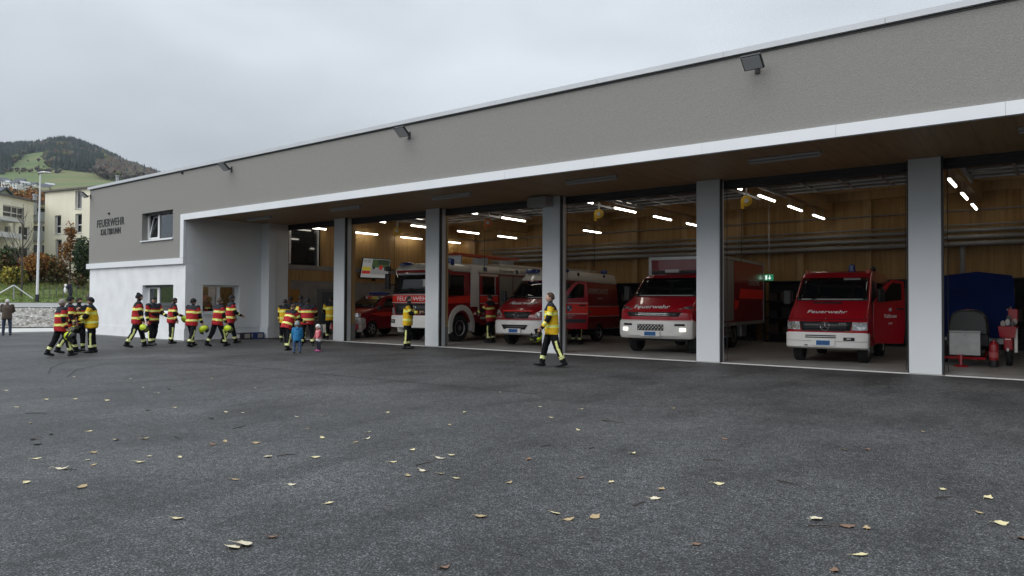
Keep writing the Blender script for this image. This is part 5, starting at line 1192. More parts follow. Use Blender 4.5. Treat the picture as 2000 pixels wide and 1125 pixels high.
for sg in (-1, 1): v.fpoly('headlight', (.05,.86), (.10,1.05), [(sg*.68,.0),(sg*.98,.1),(sg*.99,1.0),(sg*.74,.9)], HLG, .03)
v.fp('grille', (.03,.84), (.06,1.0), (-.62,.62), (-.62,.62), GRL, .02, 8, 1)
for sg in (-1, 1):
    for ya in (.95, 3.55): v.wheel(sg*.80, ya, .36, .22, RIMM, style='alloy')
    v.mirror(sg, 1.35, 1.28, .18, .2, .16)
v.sp('side_stripe', [(.75,1.02),(1.5,1.10),(4.3,1.06),(4.3,.92),(1.5,.90)], FLUO, 1, .008); v.sp('side_window', [(1.62,1.28),(2.55,1.30),(2.55,1.70),(2.05,1.70)], VGLASS, 1); v.sp('side_window', [(2.65,1.30),(3.6,1.30),(3.5,1.70),(2.65,1.70)], VGLASS, 1)
b = MB(); b.box(-.55,.55,2.2,2.45,1.86,1.98); b.build('light_bar', BLUEL, v.e, bevel=.04)

# ---------------------------------------------------------------- trailers (bay six)
e = empty('tarpaulin_trailer', (-1.95, 24.2, .02), R(3), 'trailer under a tall dark blue tarpaulin at the right edge', 'trailer')
TARP = mat('blue_tarpaulin', (.007,.022,.12), .8, spec=.15, var=.25, vscale=1.5, bump=.6, bscale=2.5)
b = MB(); NZ = 10
rings = []
for yy in (0, .6, 1.4, 2.4, 3.2): rings.append([Vector((x, yy, z)) for x, z in ((-.98,.62),(-1.0,1.5),(-.97,2.26),(-.85,2.38),(0,2.48),(.80,2.36),(.84,2.22),(.86,1.5),(.84,.62))])
b.loft(rings); b.build('tarpaulin', TARP, e, smooth=True)
b = MB(); b.box(-.95,.82,-.02,3.2,.45,.60); b.build('bed', STEEL, e)
for x in (-.85,.72): 
    b = MB(); b.lathe([(.18,-.09),(.30,-.1),(.32,-.06),(.32,.06),(.30,.1),(.18,.09)], (x,1.6,.32), 'x', 20); b.build('wheel', RUB, e, smooth=True)
b = MB(); b.tube([(0,0,.5),(0,-1.2,.5)], .05, 8); b.build('drawbar', STEEL, e)
e = empty('pump_trailer', (-1.98, 21.5, .02), R(3), 'red pump trailer with aluminium box and domed grey cover', 'trailer')
b = MB(); b.box(-.36,.30,-.15,.32,.27,.84); bx = b.build('tool_box', ALUB, e, bevel=.01)
b = MB(); b.box(-.37,.31,-.16,.33,.845,.88); b.build('lid', ALUB, bx, bevel=.006); b = MB(); b.box(-.05,.0,-.175,-.162,.74,.88); b.build('latch', STEEL, bx)
b = MB(); rings = []
for yy, k in ((.38,.90),(.42,.97),(.6,1.0),(1.5,1.0),(1.7,.95)):
    rings.append([Vector((.02+.44*k*(math.copysign(abs(math.cos(a))**.6, math.cos(a))), yy, .80+.62*k*(abs(math.sin(a))**.7))) for a in [math.pi*i/14 for i in range(15)]])
b.loft(rings); b.build('cover', mat('grey_cover', (.045,.047,.045), .35, coat=.2), e, smooth=True)
b = MB(); b.loft([[Vector((.02+.43*math.cos(a), yy, .86+.57*abs(math.sin(a))**.7)) for a in [math.pi*(.25+.5*i/8) for i in range(9)]] for yy in (.8,1.4)]); b.build('red_hood', RED, e, smooth=True)
b = MB(); b.box(-.45,.45,.35,1.9,.5,.78); b.build('chassis', BLACK, e)
b = MB(); b.tube([(-.42,-.1,.20),(.38,-.1,.20)], .035, 6); b.tube([(.38,-.1,.2),(.42,.9,.35)], .035, 6); b.tube([(-.42,-.1,.2),(-.6,-.35,.2),(-.65,-.6,.22)], .035, 6); b.tube([(-.15,-.2,.26),(-.1,-.35,.1)], .04, 6); b.cyl((-.1,-.38,.0),(-.1,-.38,.04), .17, .12, 14); b.cyl((-.1,-.38,.04),(-.1,-.36,.3), .03, n=8); b.build('drawbar', RED, e)
for x in (-.55,.56):
    b = MB(); b.lathe([(.15,-.08),(.27,-.09),(.30,-.05),(.30,.05),(.27,.09),(.15,.08)], (x,1.1,.30), 'x', 20); b.build('wheel', RUB, e, smooth=True)
e = empty('red_hose_cart', (-1.12, 22.0, .02), R(-4), 'narrow red hose cart with tray of couplings beside the pump trailer', 'cart'); e.scale = (.62, .8, 1)
b = MB(); b.box(-.17,.14,-.1,.55,.40,.72); b.build('mudguard', RED, e, bevel=.05, seg=3); b = MB(); b.cyl((-.02,-.105,.42),(-.02,-.12,.42), .045, n=14); b.build('lamp', WPAINT, e)
b = MB(); b.lathe([(.15,-.09),(.27,-.1),(.29,-.06),(.29,.06),(.27,.1),(.15,.09)], (-.02,.25,.29), 'x', 20); b.build('wheel', RUB, e, smooth=True)
b = MB(); b.add([(-.28,-.15,.72),(.22,-.15,.72),(.22,.4,.72),(-.28,.4,.72),(-.34,-.2,1.0),(.28,-.2,1.0),(.28,.45,1.0),(-.34,.45,1.0)], [(0,1,2,3),(0,1,5,4),(1,2,6,5),(2,3,7,6),(3,0,4,7)]); o = b.build('tray', RED, e); md = o.modifiers.new('s','SOLIDIFY'); md.thickness = .02
for k, (x, z, c) in enumerate(((-.2,1.06,(.45,.40,.36)),(-.05,1.10,(.6,.6,.6)),(.1,1.05,(.10,.09,.09)),(-.02,1.2,(.08,.07,.06)),(.18,1.12,(.4,.33,.3)))):
    b = MB(); b.lathe([(.03,-.06),(.08,-.05),(.09,.0),(.08,.05),(.03,.06)], (x,.05+.05*k,z), 'y', 12); b.build('coupling', mat('coupling%d' % k, c, .4), e, smooth=True)
b = MB(); b.box(-.06,.28,.2,.42,1.12,1.44); b.build('canister', RED, e, bevel=.04, seg=3); b = MB(); b.cyl((-.1,.25,1.42),(.05,.25,1.44), .03, n=8); b.cyl((.02,.3,1.4),(.02,.3,1.50), .04, n=8); b.build('valve', CHR, e)
b = MB(); b.box(.19,.29,.0,.1,.35,.95); b.build('upright', WPAINT, e)
e = empty('fire_extinguisher', (-1.40, 21.45, .02), 0, 'red fire extinguisher with black hose beside the pump trailer', 'extinguisher')
b = MB(); b.lathe([(.001,.16),(.09,.17),(.10,.20),(.10,.52),(.085,.58),(.04,.62),(.035,.66)], (0,0,0), 'z', 20); b.build('cylinder', RED, e, smooth=True)
b = MB(); b.lathe([(.104,.36),(.104,.37)], (0,0,0), 'z', 20); b.lathe([(.1025,.24),(.1025,.36)], (0,0,0), 'z', 20); b.build('label_band', mat('ext_label', (.55,.12,.12), .4), e)
b = MB(); b.box(-.02,.08,-.02,.02,.66,.70); b.cyl((0,0,.62),(0,0,.68), .03, n=8); b.tube([(.03,0,.66),(.13,-.02,.55),(.12,-.02,.3)], .012, 6); b.build('valve', BLACK, e); b = MB(); b.lathe([(.09,.0),(.105,.02),(.1,.17)], (0,0,0), 'z', 16); b.build('stand', BLACK, e)
# small red trailer at the left bay with the crew round it
e = empty('equipment_trailer', (-24.0, 19.6, .02), R(60), 'low red equipment trailer with white mudguards behind the children', 'trailer')
b = MB(); b.box(-.55,.55,-.9,.9,.40,.62); b.build('bed', RED, e, bevel=.03)
b = MB(); b.box(-.4,.4,-.6,.5,.625,.95); b.build('load', BLACK, e, bevel=.05)
for s in (-1, 1):
    b = MB(); b.lathe([(.12,-.08),(.23,-.09),(.25,-.05),(.25,.05),(.23,.09),(.12,.08)], (s*.68,0,.25), 'x', 20); w_ = b.build('wheel', RUB, e, smooth=True)
    b = MB(); b.lathe([(.12,-.05),(.10,.085*s),(.001,.09*s)], (s*.68,0,.25), 'x', 14); b.build('rim', RIMM, w_, smooth=True)
    b = MB(); b.loft([[(s*.58, .36*math.cos(a), .27+.33*math.sin(a)), (s*.80, .36*math.cos(a), .27+.33*math.sin(a)), (s*.80, .33*math.cos(a), .27+.30*math.sin(a)), (s*.58, .33*math.cos(a), .27+.30*math.sin(a))] for a in [math.pi*k/10 for k in range(11)]]); b.build('mudguard', WPAINT, e)
b = MB(); b.tube([(0,-.9,.45),(0,-1.7,.45)], .04, 8); b.build('drawbar', RED, e)
# parked car up on the road
ZT = [(0,.96),(.5,1.0),(.9,1.0),(1.0,.95),(1.5,.72)]
cp = onU(166, 588, 66.0)
v = Veh('parked_car', 'dark parked car on the upper road, half hidden by the station corner', 'car', (cp.x, cp.y, zr-.08), math.atan2(VH.y, VH.x)-math.pi/2+.0, .88, ZT, None, (.2,.5))
prof = [(.08,.35),(.04,.62),(.15,.78),(1.0,.95),(1.75,1.42),(2.2,1.48),(3.2,1.44),(3.9,1.05),(4.25,.95),(4.3,.5)] + bottom([.85,3.4], .31, .3, .4, 4.3)
v.shell('body', prof, mat('dark_car_paint', (.05,.03,.04), .2, coat=.8)); v.fp('windscreen', (1.05,1.0), (1.72,1.40), (-.9,.9), (-.85,.85), VGLASS, .012); v.fp('windscreen_back', (3.25,1.42), (3.85,1.08), (-.85,.85), (-.9,.9), mat('glass_red_reflection', (.30,.10,.11), .1), .012)  # red reflections painted into the rear glass colour
for sg in (-1, 1):
    v.sp('side_window', [(1.5,1.02),(2.5,1.04),(2.5,1.38),(1.9,1.36)], VGLASS, sg); v.sp('side_window', [(2.6,1.04),(3.5,1.04),(3.2,1.36),(2.6,1.38)], VGLASS, sg)
    for ya in (.85,3.4): v.wheel(sg*.76, ya, .31, .2, RIMM, style='alloy')
# ================================================================= PEOPLE
SKIN = mat('skin', (.50,.30,.22), .6); SKINB = mat('skin_tan', (.40,.22,.15), .6); LIP = mat('lips', (.36,.15,.12), .6); EYE = mat('eye_dark', (.02,.018,.015), .3); EYW = mat('eye_white', (.6,.58,.55), .3)
HAIRS = {'dark': mat('hair_dark', (.018,.013,.010), .8), 'brown': mat('hair_brown', (.06,.035,.02), .8), 'grey': mat('hair_grey', (.28,.25,.22), .85), 'white': mat('hair_white', (.60,.59,.57), .85), 'black': mat('wool_black', (.012,.013,.016), .95), 'light': mat('hair_light', (.30,.20,.10), .8)}
CLO = dict(red=mat('turnout_red', (.40,.010,.016), .8, bump=.35, bscale=40), black=mat('turnout_black', (.011,.012,.014), .9, bump=.35, bscale=40, spec=.15), yel=mat('turnout_yellow', (.74,.45,.01), .8, bump=.35, bscale=40), dk=mat('yoke_dark', (.022,.025,.030), .85, spec=.2),
    lime=mat('reflex_lime', (.88,.93,.12), .45), silv=mat('reflex_silver', (.66,.68,.42), .35), pale=mat('reflex_pale', (.90,.93,.34), .45), boot=mat('boot_black', (.010,.010,.011), .5),
    brown=mat('jacket_brown', (.075,.052,.038), .8, bump=.6, bscale=18), jean=mat('jeans', (.035,.05,.085), .9, var=.3, vscale=25), jean2=mat('kid_jeans', (.06,.10,.19), .9, var=.5, vscale=30), blue=mat('kid_blue_jacket', (.012,.17,.38), .7), pink=mat('kid_pink_coat', (.62,.22,.24), .75), pinkd=mat('kid_red_sleeve', (.45,.05,.07), .75), shoe=mat('pink_shoe', (.75,.12,.38), .6), navy=mat('navy_leggings', (.02,.022,.035), .8), grey=mat('grey_knit', (.26,.27,.29), .95), white=mat('white_cloth', (.75,.75,.74), .8), strap=mat('strap_red', (.40,.03,.04), .7))
MATL = list(CLO.values()); MIDX = {k: i for i, k in enumerate(CLO)}
NSK = len(MATL); PMATS = MATL + [SKIN, SKINB, LIP, EYE, EYW] + list(HAIRS.values())
SKI, SKT, LPI, EYI, EWI = NSK, NSK+1, NSK+2, NSK+3, NSK+4
HIDX = {k: NSK+5+i for i, k in enumerate(HAIRS)}
def rot(v, ax, a): return Matrix.Rotation(a, 3, ax) @ v
def capsule(b, A, B, r0, r1, sy=1.0):
    A, B = Vector(A), Vector(B); d = B-A; L = d.length; d.normalize(); t = Vector((0,1,0)) if abs(d.y) < .9 else Vector((1,0,0)); u = d.cross(t).normalized(); w = d.cross(u); rings = []
    for k in range(4): a = math.pi/2*(1-k/3.5); rings.append((A-d*(r0*math.sin(a)), r0*math.cos(a)))
    for k in range(1, 5): rings.append((A+d*(L*k/5), r0+(r1-r0)*k/5))
    for k in range(4): a = math.pi/2*(.14+k/3.5*.98); rings.append((B+d*(r1*math.sin(min(a, 1.5))), r1*math.cos(min(a, 1.5))))
    b.loft([[c+u*(max(r, .002)*math.cos(2*math.pi*i/14))+w*(max(r, .002)*math.sin(2*math.pi*i/14)) for i in range(14)] for c, r in rings])
def remesh(mb, vox):
    me = mb.mesh('tmp', []); o = bpy.data.objects.new('tmp', me)
    m = o.modifiers.new('r', 'REMESH'); m.mode = 'VOXEL'; m.voxel_size = vox; m.adaptivity = 0
    s = o.modifiers.new('s', 'SMOOTH'); s.factor = .5; s.iterations = 4
    out = bake(o)
    bpy.data.objects.remove(o); bpy.data.meshes.remove(me); return out
def seg_t(p, A, B):
    d = B-A; t = (p-A).dot(d)/d.length_squared; q = A+d*max(0, min(1, t)); return t, (p-q).length
def person(label, loc, yaw, height, pose, fit, group=None, cat='firefighter'):
    """pose: leg (hip pitch, knee bend) per side, arm (pitch, abduct, elbow, inward) per side, lean, head yaw/pitch; local: x forward, y left, z up"""
    kid = fit.get('kid', False); sc = height/(1.76 if not kid else 1.62); hs = 1.55 if kid else 1.0
    g = pose.get
    hipL, knL = g('lL', (0,0)); hipR, knR = g('lR', (0,0)); lean = R(g('lean', 3)); tw = R(g('twist', 0))
    bulk = fit.get('bulk', 1.0); seed = fit.get('seed', 0)
    pel = Vector((0,0,.93)); spine = Vector((math.sin(lean),0,math.cos(lean)))
    J = {}
    for s, (hp, kn), n in ((1, (hipL, knL), 'L'), (-1, (hipR, knR), 'R')):
        a, c = R(hp), R(kn); h = pel+Vector((0, s*.10, -.02)); sp_ = R(g('spread', 4))*s
        th = Vector((math.sin(a), math.sin(sp_), -math.cos(a))).normalized(); sh = Vector((math.sin(a-c), math.sin(sp_)*.5, -math.cos(a-c))).normalized()
        kn_ = h+th*(.43 if not kid else .34); an = kn_+sh*(.40 if not kid else .31); J['h'+n], J['k'+n], J['a'+n] = h, kn_, an
        fa = R(g('f'+n, 0))    # foot pitch: toe down positive
        J['t'+n] = an+Vector((math.cos(fa)*.17, 0, -.045-math.sin(fa)*.17)); J['e'+n] = an+Vector((-.055*math.cos(fa),0,-.045+.055*math.sin(fa)))
    zmin = min(J[k].z-.042 for k in ('tL','tR','eL','eR')); lift = -zmin
    for k in J: J[k] = J[k]+Vector((0,0,lift))
    pel = pel+Vector((0,0,lift)); chest = pel+spine*.36; neck = pel+spine*(.53 if not kid else .48); 
    lat = Vector((-math.sin(tw), math.cos(tw), 0))
    for s, n in ((1,'L'),(-1,'R')):
        pt, ab, el, inn = [R(q) for q in g('a'+n, (5,8,15,0))]
        sh = pel+spine*(.485 if not kid else .43)+lat*(s*.195*(bulk if not kid else .85)); fwd = Vector((math.cos(tw), math.sin(tw), 0))
        up = (fwd*math.sin(pt)*math.cos(ab)+Vector((0,0,-1))*math.cos(pt)*math.cos(ab)+lat*(s*math.sin(ab))).normalized()
        f2 = pt+el; fo = (fwd*math.sin(f2)*math.cos(inn)+Vector((0,0,-1))*math.cos(f2)+lat*(-s*math.sin(inn)*abs(math.sin(f2)) + s*math.sin(ab)*.4)).normalized()
        ul, fl = (.29,.25) if not kid else (.22,.19)
        J['s'+n] = sh; J['el'+n] = sh+up*ul; J['w'+n] = sh+up*ul+fo*fl; J['hd'+n] = fo
    b = MB()
    # torso: stacked ellipses (jacket falls over the hips)
    hem = -.17 if fit.get('long', True) else -.10
    for_t = [(hem,.150,.205),(hem+.03,.160,.215),(0,.158,.205),(.14,.150,.198),(.28,.158,.212),(.40,.150,.222),(.47,.118,.205),(.515,.085,.13),(.545,.062,.068)]
    fw_ = Vector((math.cos(lean)*math.cos(tw), math.sin(tw), -math.sin(lean))).normalized(); rings = []
    k_ = bulk*(1.0 if not kid else .92)
    for t, rx, ry in for_t:
        tt = t if not kid else t*.9
        c = pel+spine*tt; twf = min(1, max(0, t/.4)); f3 = (Vector((math.cos(lean),0,-math.sin(lean)))*(1-twf)+fw_*twf).normalized(); l3 = spine.cross(f3).normalized()
        belly = .02*math.exp(-((t-.1)/.15)**2)*fit.get('belly', 1)
        rings.append([c+f3*((rx*k_+belly)*math.cos(a))+l3*(ry*k_*math.sin(a)) for a in [2*math.pi*i/20 for i in range(20)]])
    b.loft(rings)
    for n in 'LR':
        capsule(b, J['s'+n], J['el'+n], .082*k_, .066*k_); capsule(b, J['el'+n], J['w'+n], .064*k_, .050*k_)
        lw = fit.get('legw', 1.0)
        capsule(b, J['h'+n], J['k'+n], .108*lw, .083*lw); capsule(b, J['k'+n], J['a'+n]-Vector((0,0,.0)), .080*lw, .066*lw)
        if not fit.get('slim'): pass
        e_, t_ = J['e'+n], J['t'+n]; capsule(b, e_, e_*.35+t_*.65, .046, .050); capsule(b, e_*.4+t_*.6, t_, .050, .038); capsule(b, J['a'+n], (e_*.7+t_*.3), .060, .052)
    capsule(b, pel+spine*(.50 if not kid else .44), neck+spine*.10, .058*(1 if not kid else .9), .052)
    me = remesh(b, .017 if not kid else .018)
    # cloth folds
    rnd = seed*7.3
    nv = len(me.vertices); co = np.empty(nv*3, np.float32); no = np.empty(nv*3, np.float32); me.vertices.foreach_get('co', co); me.vertices.foreach_get('normal', no); co = co.reshape(-1, 3); no = no.reshape(-1, 3)
    q = np.array([noise.noise((p[0]*9+rnd, p[1]*9, p[2]*13))*.010+noise.noise((p[0]*22, p[1]*22+rnd, p[2]*26))*.005 for p in co.tolist()]); q[co[:, 2] <= .12] = 0
    me.vertices.foreach_set('co', (co+no*q[:, None]).astype(np.float32).ravel()); me.update()
    style = fit['style']; bones = []
    nf = len(me.polygons); Cn = np.empty(nf*3, np.float32); me.polygons.foreach_get('center', Cn); Cn = Cn.reshape(-1, 3).astype(float)
    V = lambda q: np.array(q)
    tt = (Cn-V(pel)) @ V(spine); bd = np.full(nf, 9.0); bk = np.zeros(nf, int); bt = np.zeros(nf); BN = [('torso', None)]
    for n in 'LR':
        for nm, A, B, rr_ in (('up', J['s'+n], J['el'+n], .075), ('fo', J['el'+n], J['w'+n], .058), ('th', J['h'+n], J['k'+n], .095), ('sk', J['k'+n], J['a'+n], .072), ('ft', J['e'+n], J['t'+n], .05)):
            BN.append((nm, n)); A_, d_ = V(A), V(B-A); t = ((Cn-A_) @ d_)/(d_ @ d_); q = A_+np.clip(t, 0, 1)[:, None]*d_; d = np.linalg.norm(Cn-q, axis=1)/rr_
            if nm == 'sk': d = d+(t > 1.05)
            if nm == 'ft': d = d+np.where(Cn[:, 2] < J['a'+n].z+.02, -.15, 1.0)
            w = d < bd; bd = np.where(w, d, bd); bk = np.where(w, len(BN)-1, bk); bt = np.where(w, t, bt)
    cc = V(pel)+np.clip(tt, hem, .52)[:, None]*V(spine); q = Cn-cc; dt = np.hypot((q @ V(fw_))/(.15*k_), (q @ V(lat))/(.205*k_))
    kn_ = np.array([{'up':0,'fo':0}.get(n0[0], 1) for n0 in BN])[bk]
    tor = (tt > hem-.02) & (tt < .56) & np.where(kn_ == 0, (dt < 1.12) & (dt < bd+.25), True) & ~((kn_ == 1) & (tt < hem+.004))
    idx = []
    for i in range(nf):
        best = ('torso', tt[i]) if tor[i] else (BN[bk[i]][0], bt[i], BN[bk[i]][1])
        idx.append(style(best, Vector(Cn[i]), J, pel, spine, fw_, lat, hem))
    me.polygons.foreach_set('material_index', idx)
    for m in PMATS: me.materials.append(m)
    # head
    hc = neck+spine*(.145 if not kid else .155); hy = tw+R(g('hy', 0)); hp = lean*.4+R(g('hp', 0))
    H3 = Matrix.Rotation(hy, 3, 'Z') @ Matrix.Rotation(hp, 3, 'Y'); hb = MB(); hk = 1.0*hs*(.92 if not kid else .86)
    beard = fit.get('beard'); sk = SKI
    def head_pt(th, ph, e=0.0):
        # th polar from top, ph azimuth (0 front)
        x, y, z = math.sin(th)*math.cos(ph), math.sin(th)*math.sin(ph), math.cos(th)
        rx, ry, rz = .102, .078, .125
        X, Y, Z = x*rx, y*ry, z*rz
        if Z < -.02: k2 = 1-.9*min(1, (-.02-Z)/.105)*.38; Y *= k2; X = X*(1-.10*min(1, (-.02-Z)/.1)) + .012*min(1, (-.02-Z)/.1) if x > 0 else X*(.80)
        fr = max(0, x)
        X += .026*fr*math.exp(-((Y/.016)**2))*math.exp(-(((Z+.012)/.022)**2))      # nose
        X -= .010*fr*(math.exp(-(((abs(Y)-.032)/.014)**2))*math.exp(-(((Z-.014)/.012)**2)))   # eye sockets
        X += .006*fr*math.exp(-(((Z-.034)/.010)**2))*(1 if abs(Y) < .05 else 0)      # brow
        X += .005*fr*math.exp(-((Y/.02)**2))*math.exp(-(((Z+.062)/.010)**2))         # lips
        X += .008*fr*math.exp(-((Y/.022)**2))*math.exp(-(((Z+.098)/.014)**2))        # chin
        v_ = Vector((X, Y, Z)); 
        return v_*(1+e)
    NT, NP = 22, 28; vs = []; fs = []; ms = []
    for i in range(NT+1):
        th = math.pi*(.02+.96*i/NT)
        for j in range(NP): vs.append(head_pt(th, 2*math.pi*j/NP))
    for i in range(NT):
        for j in range(NP):
            a = i*NP+j; c = i*NP+(j+1) % NP; fs.append((a, c, c+NP, a+NP)); q = (vs[a]+vs[c+NP])/2; mi = sk
            if q.x > .06 and abs(q.y) < .024 and -.068 < q.z < -.054: mi = LPI
            if q.x > .05 and .014 < abs(q.y) < .052 and .026 < q.z < .038: mi = HIDX[fit.get('hair', 'dark')] if fit.get('hair') != 'black' else HIDX['brown']
            if beard and q.z < -.028 and q.x > -.03 and not (q.x > .085 and q.z > -.045): mi = HIDX[beard]
            if q.z < -.115: mi = sk
            ms.append(mi)
    hb.add(vs, []); hb.f = fs; hb.m = ms
    for s in (-1, 1):
        hb.ball((.086, s*.031, .014), (.010,.012,.008), 8, EWI); hb.ball((.093, s*.031, .014), (.006,.006,.006), 6, EYI)
        hb.ball((-.004, s*.080, -.004), (.020,.010,.032), 8, sk)
    hb.v = [tuple(hc+(H3 @ (Vector(p)*hk))) for p in hb.v]
    # hands
    for n, s in (('L',1),('R',-1)):
        if fit.get('nohand') == n: continue
        w = J['w'+n]; d = J['hd'+n]; side = lat*s; pn = d.cross(side).normalized(); side = pn.cross(d).normalized(); hk2 = .95 if not kid else .62; cm = SKI if not fit.get('glove') else MIDX['black']
        # palm faces the thigh: width along forward axis
        wa = (fw_-d*fw_.dot(d)).normalized(); na = d.cross(wa).normalized()*s
        P = lambda l, a, o: w+d*(l*hk2)+wa*(a*hk2)+na*(o*hk2)
        rings = []
        for l, a, t in ((-.03,.028,.020),(.0,.030,.020),(.04,.041,.018),(.075,.044,.016),(.095,.040,.013)): rings.append([P(l, a*math.cos(q), t*math.sin(q)) for q in [2*math.pi*i/10 for i in range(10)]])
        hb.loft(rings, cm)
        curl = g('curl', .9)
        for k, (a, L) in enumerate(((.030,.070),(.010,.078),(-.010,.073),(-.029,.058))):
            pts = [(.088, a, 0)]; ang = .15+.1*k; l, o = .088, 0.0
            for q in range(3): l += L*.38*math.cos(ang); o -= L*.38*math.sin(ang); ang += curl*.6; pts.append((l, a, o))
            hb.tube([P(*q) for q in pts], [.0095,.0092,.0085,.0065], 7, cm)
        hb.tube([P(.015,.030,-.004), P(.045,.052,-.016), P(.072,.056,-.030), P(.092,.050,-.038)], [.012,.0115,.010,.007], 7, cm)
    base = len(me.vertices)
    bm = bmesh.new(); bm.from_mesh(me); hm = hb.mesh('h', []); hm.polygons.foreach_set('material_index', hb.m); bm.from_mesh(hm); bm.to_mesh(me); bm.free(); bpy.data.meshes.remove(hm)
    me.transform(Matrix.Scale(sc, 4)); me.polygons.foreach_set('use_smooth', [True]*len(me.polygons))
    e = empty('person', loc, yaw, label, 'child' if kid else ('person' if cat != 'firefighter' else 'person'), group)
    me.name = 'body'; obj_of('body', me, e)
    # hair and headgear
    def shell(name, m, e0, zfun, thick=.0):
        hb = MB(); vs = []; fs = []
        for i in range(NT+1):
            th = math.pi*(.02+.96*i/NT)
            for j in range(NP): vs.append(head_pt(th, 2*math.pi*j/NP, e0))
        for i in range(NT):
            for j in range(NP):
                a = i*NP+j; c = i*NP+(j+1) % NP; q = (vs[a]+vs[c+NP])/2
                if zfun(q): fs.append((a, c, c+NP, a+NP))
        hb.add([hc*1.0+(H3 @ (Vector(p)*hk)) for p in vs], fs); hb.v = [tuple(Vector(p)*sc) for p in hb.v]; o = hb.build(name, m, e, smooth=True); md = o.modifiers.new('s', 'SOLIDIFY'); md.thickness = .012; md.offset = 1; return o
    def xf(mb): mb.v = [tuple((hc+(H3 @ (Vector(p)*hk)))*sc) for p in mb.v]; return mb
    hat = fit.get('hat')
    if fit.get('hair') and hat != 'beanie': shell('hair', HAIRS[fit['hair']], .03, lambda q: q.z > (.055 if q.x > .05 else (.0 if q.x > -.01 else (-.02 if q.x > -.05 else -.055))) + (.02 if fit.get('short') and q.x > .0 else 0))
    if hat == 'beanie':
        hm_ = HAIRS['black'] if not fit.get('hatc') else CLO[fit['hatc']]
        shell('beanie', hm_, .085, lambda q: q.z > (.038 if q.x > .03 else -.012))
        if fit.get('pom', True): mb = MB(); mb.ball((-.03,0,.135), (.06,.052,.045), 10); xf(mb).build('beanie_tip', hm_, e, smooth=True)
    if hat == 'cap':
        cm_ = HAIRS['black']; shell('cap', cm_, .06, lambda q: q.z > (.040 if q.x > 0 else .015))
        mb = MB(); mb.loft([[Vector((.075+.085*math.cos(a)*t, .074*math.sin(a), .050-.012*t*math.cos(a)+dz)) for a in [-1.45+2.9*i/10 for i in range(11)]] for t, dz in ((.2,.0),(1,.0),(1,.008),(.2,.010))]); xf(mb).build('cap_brim', cm_, e)
    if fit.get('glasses'): pass
    if fit.get('hood'):
        mb = MB(); c = neck-spine*.03+Vector((-.07,0,0)); mb.ball(tuple(c), (.085,.12,.075), 12); mb.v = [tuple(Vector(p)*sc) for p in mb.v]; mb.build('hood', CLO[fit['hood']], e, smooth=True)
    if fit.get('extra'): fit['extra'](e, J, sc, pel, spine, fw_, lat)
    Mw = Matrix.Translation(Vector(loc)) @ Matrix.Rotation(yaw, 4, 'Z')
    return e, {k: Mw @ (J[k]*sc) for k in J}, {k: (Matrix.Rotation(yaw, 3, 'Z') @ J[k]) for k in ('hdL','hdR')}
M_ = MIDX
def reflex(t, c, h=.036):
    d = abs(t-c)
    if d > h: return None
    return M_['silv'] if d < h*.30 else M_['lime']
def turnout(main):
    mm = M_[main]
    def st(bn, p, J, pel, spine, fw_, lat, hem):
        k = bn[0]
        if k == 'torso':
            t = bn[1]
            for c in (.30, .02):
                r = reflex(t, c)
                if r is not None: return r
            if t > .385: return M_['dk']
            q = p-(pel+spine*t)
            if abs(q.dot(lat)) < .022 and q.dot(fw_) > 0: return M_['black']
            if main == 'red' and q.dot(fw_) > .05 and t < .24 and abs(q.dot(lat)) < .16 and noise.noise((p.x*4, p.y*4, p.z*4)) > -.15: return M_['black']
            return mm
        if k == 'up':
            t, n = bn[1], bn[2]; r = reflex(t*.29, .62*.29, .032)
            if r is not None: return r
            if t < .08: return M_['dk']
            return mm if t < .78 else M_['black']
        if k == 'fo':
            t, n = bn[1], bn[2]; r = reflex(t*.25, .60*.25, .030)
            if r is not None: return r
            if t > .90: return M_['black']
            q = p-(J['el'+n]+(J['w'+n]-J['el'+n])*t)
            return M_['black'] if (t < .42) else (mm if main == 'yel' or noise.noise((p.x*6, p.y*6, p.z*6)) > 0 else M_['black'])
        if k == 'sk':
            t, n = bn[1], bn[2]
            if .60 < t < .78: return M_['silv'] if abs(t-.69) < .03 else M_['pale']
            A, B = J['k'+n], J['a'+n]; c = A+(B-A)*t; q = p-c; s = 1 if n == 'L' else -1
            if q.y*s > .036 and abs(q.x) < .026 and t < .7: return M_['pale']
            return M_['black']
        if k == 'th':
            t, n = bn[1], bn[2]; A, B = J['h'+n], J['k'+n]; c = A+(B-A)*t; q = p-c; s = 1 if n == 'L' else -1
            if t > .72 and q.y*s > .040 and abs(q.x) < .026: return M_['pale']
            return M_['black']
        return M_['boot']
    return st
def plain(top, sleeve, legs, shoe, low=None):
    def st(bn, p, J, pel, spine, fw_, lat, hem):
        k = bn[0]
        if k == 'torso':
            return M_[low] if low and bn[1] < -.02 else M_[top]
        if k in ('up','fo'): return M_[sleeve]
        if k in ('th','sk'): return M_[legs]
        return M_[shoe]
    return st
RT_, YT_ = turnout('red'), turnout('yel')
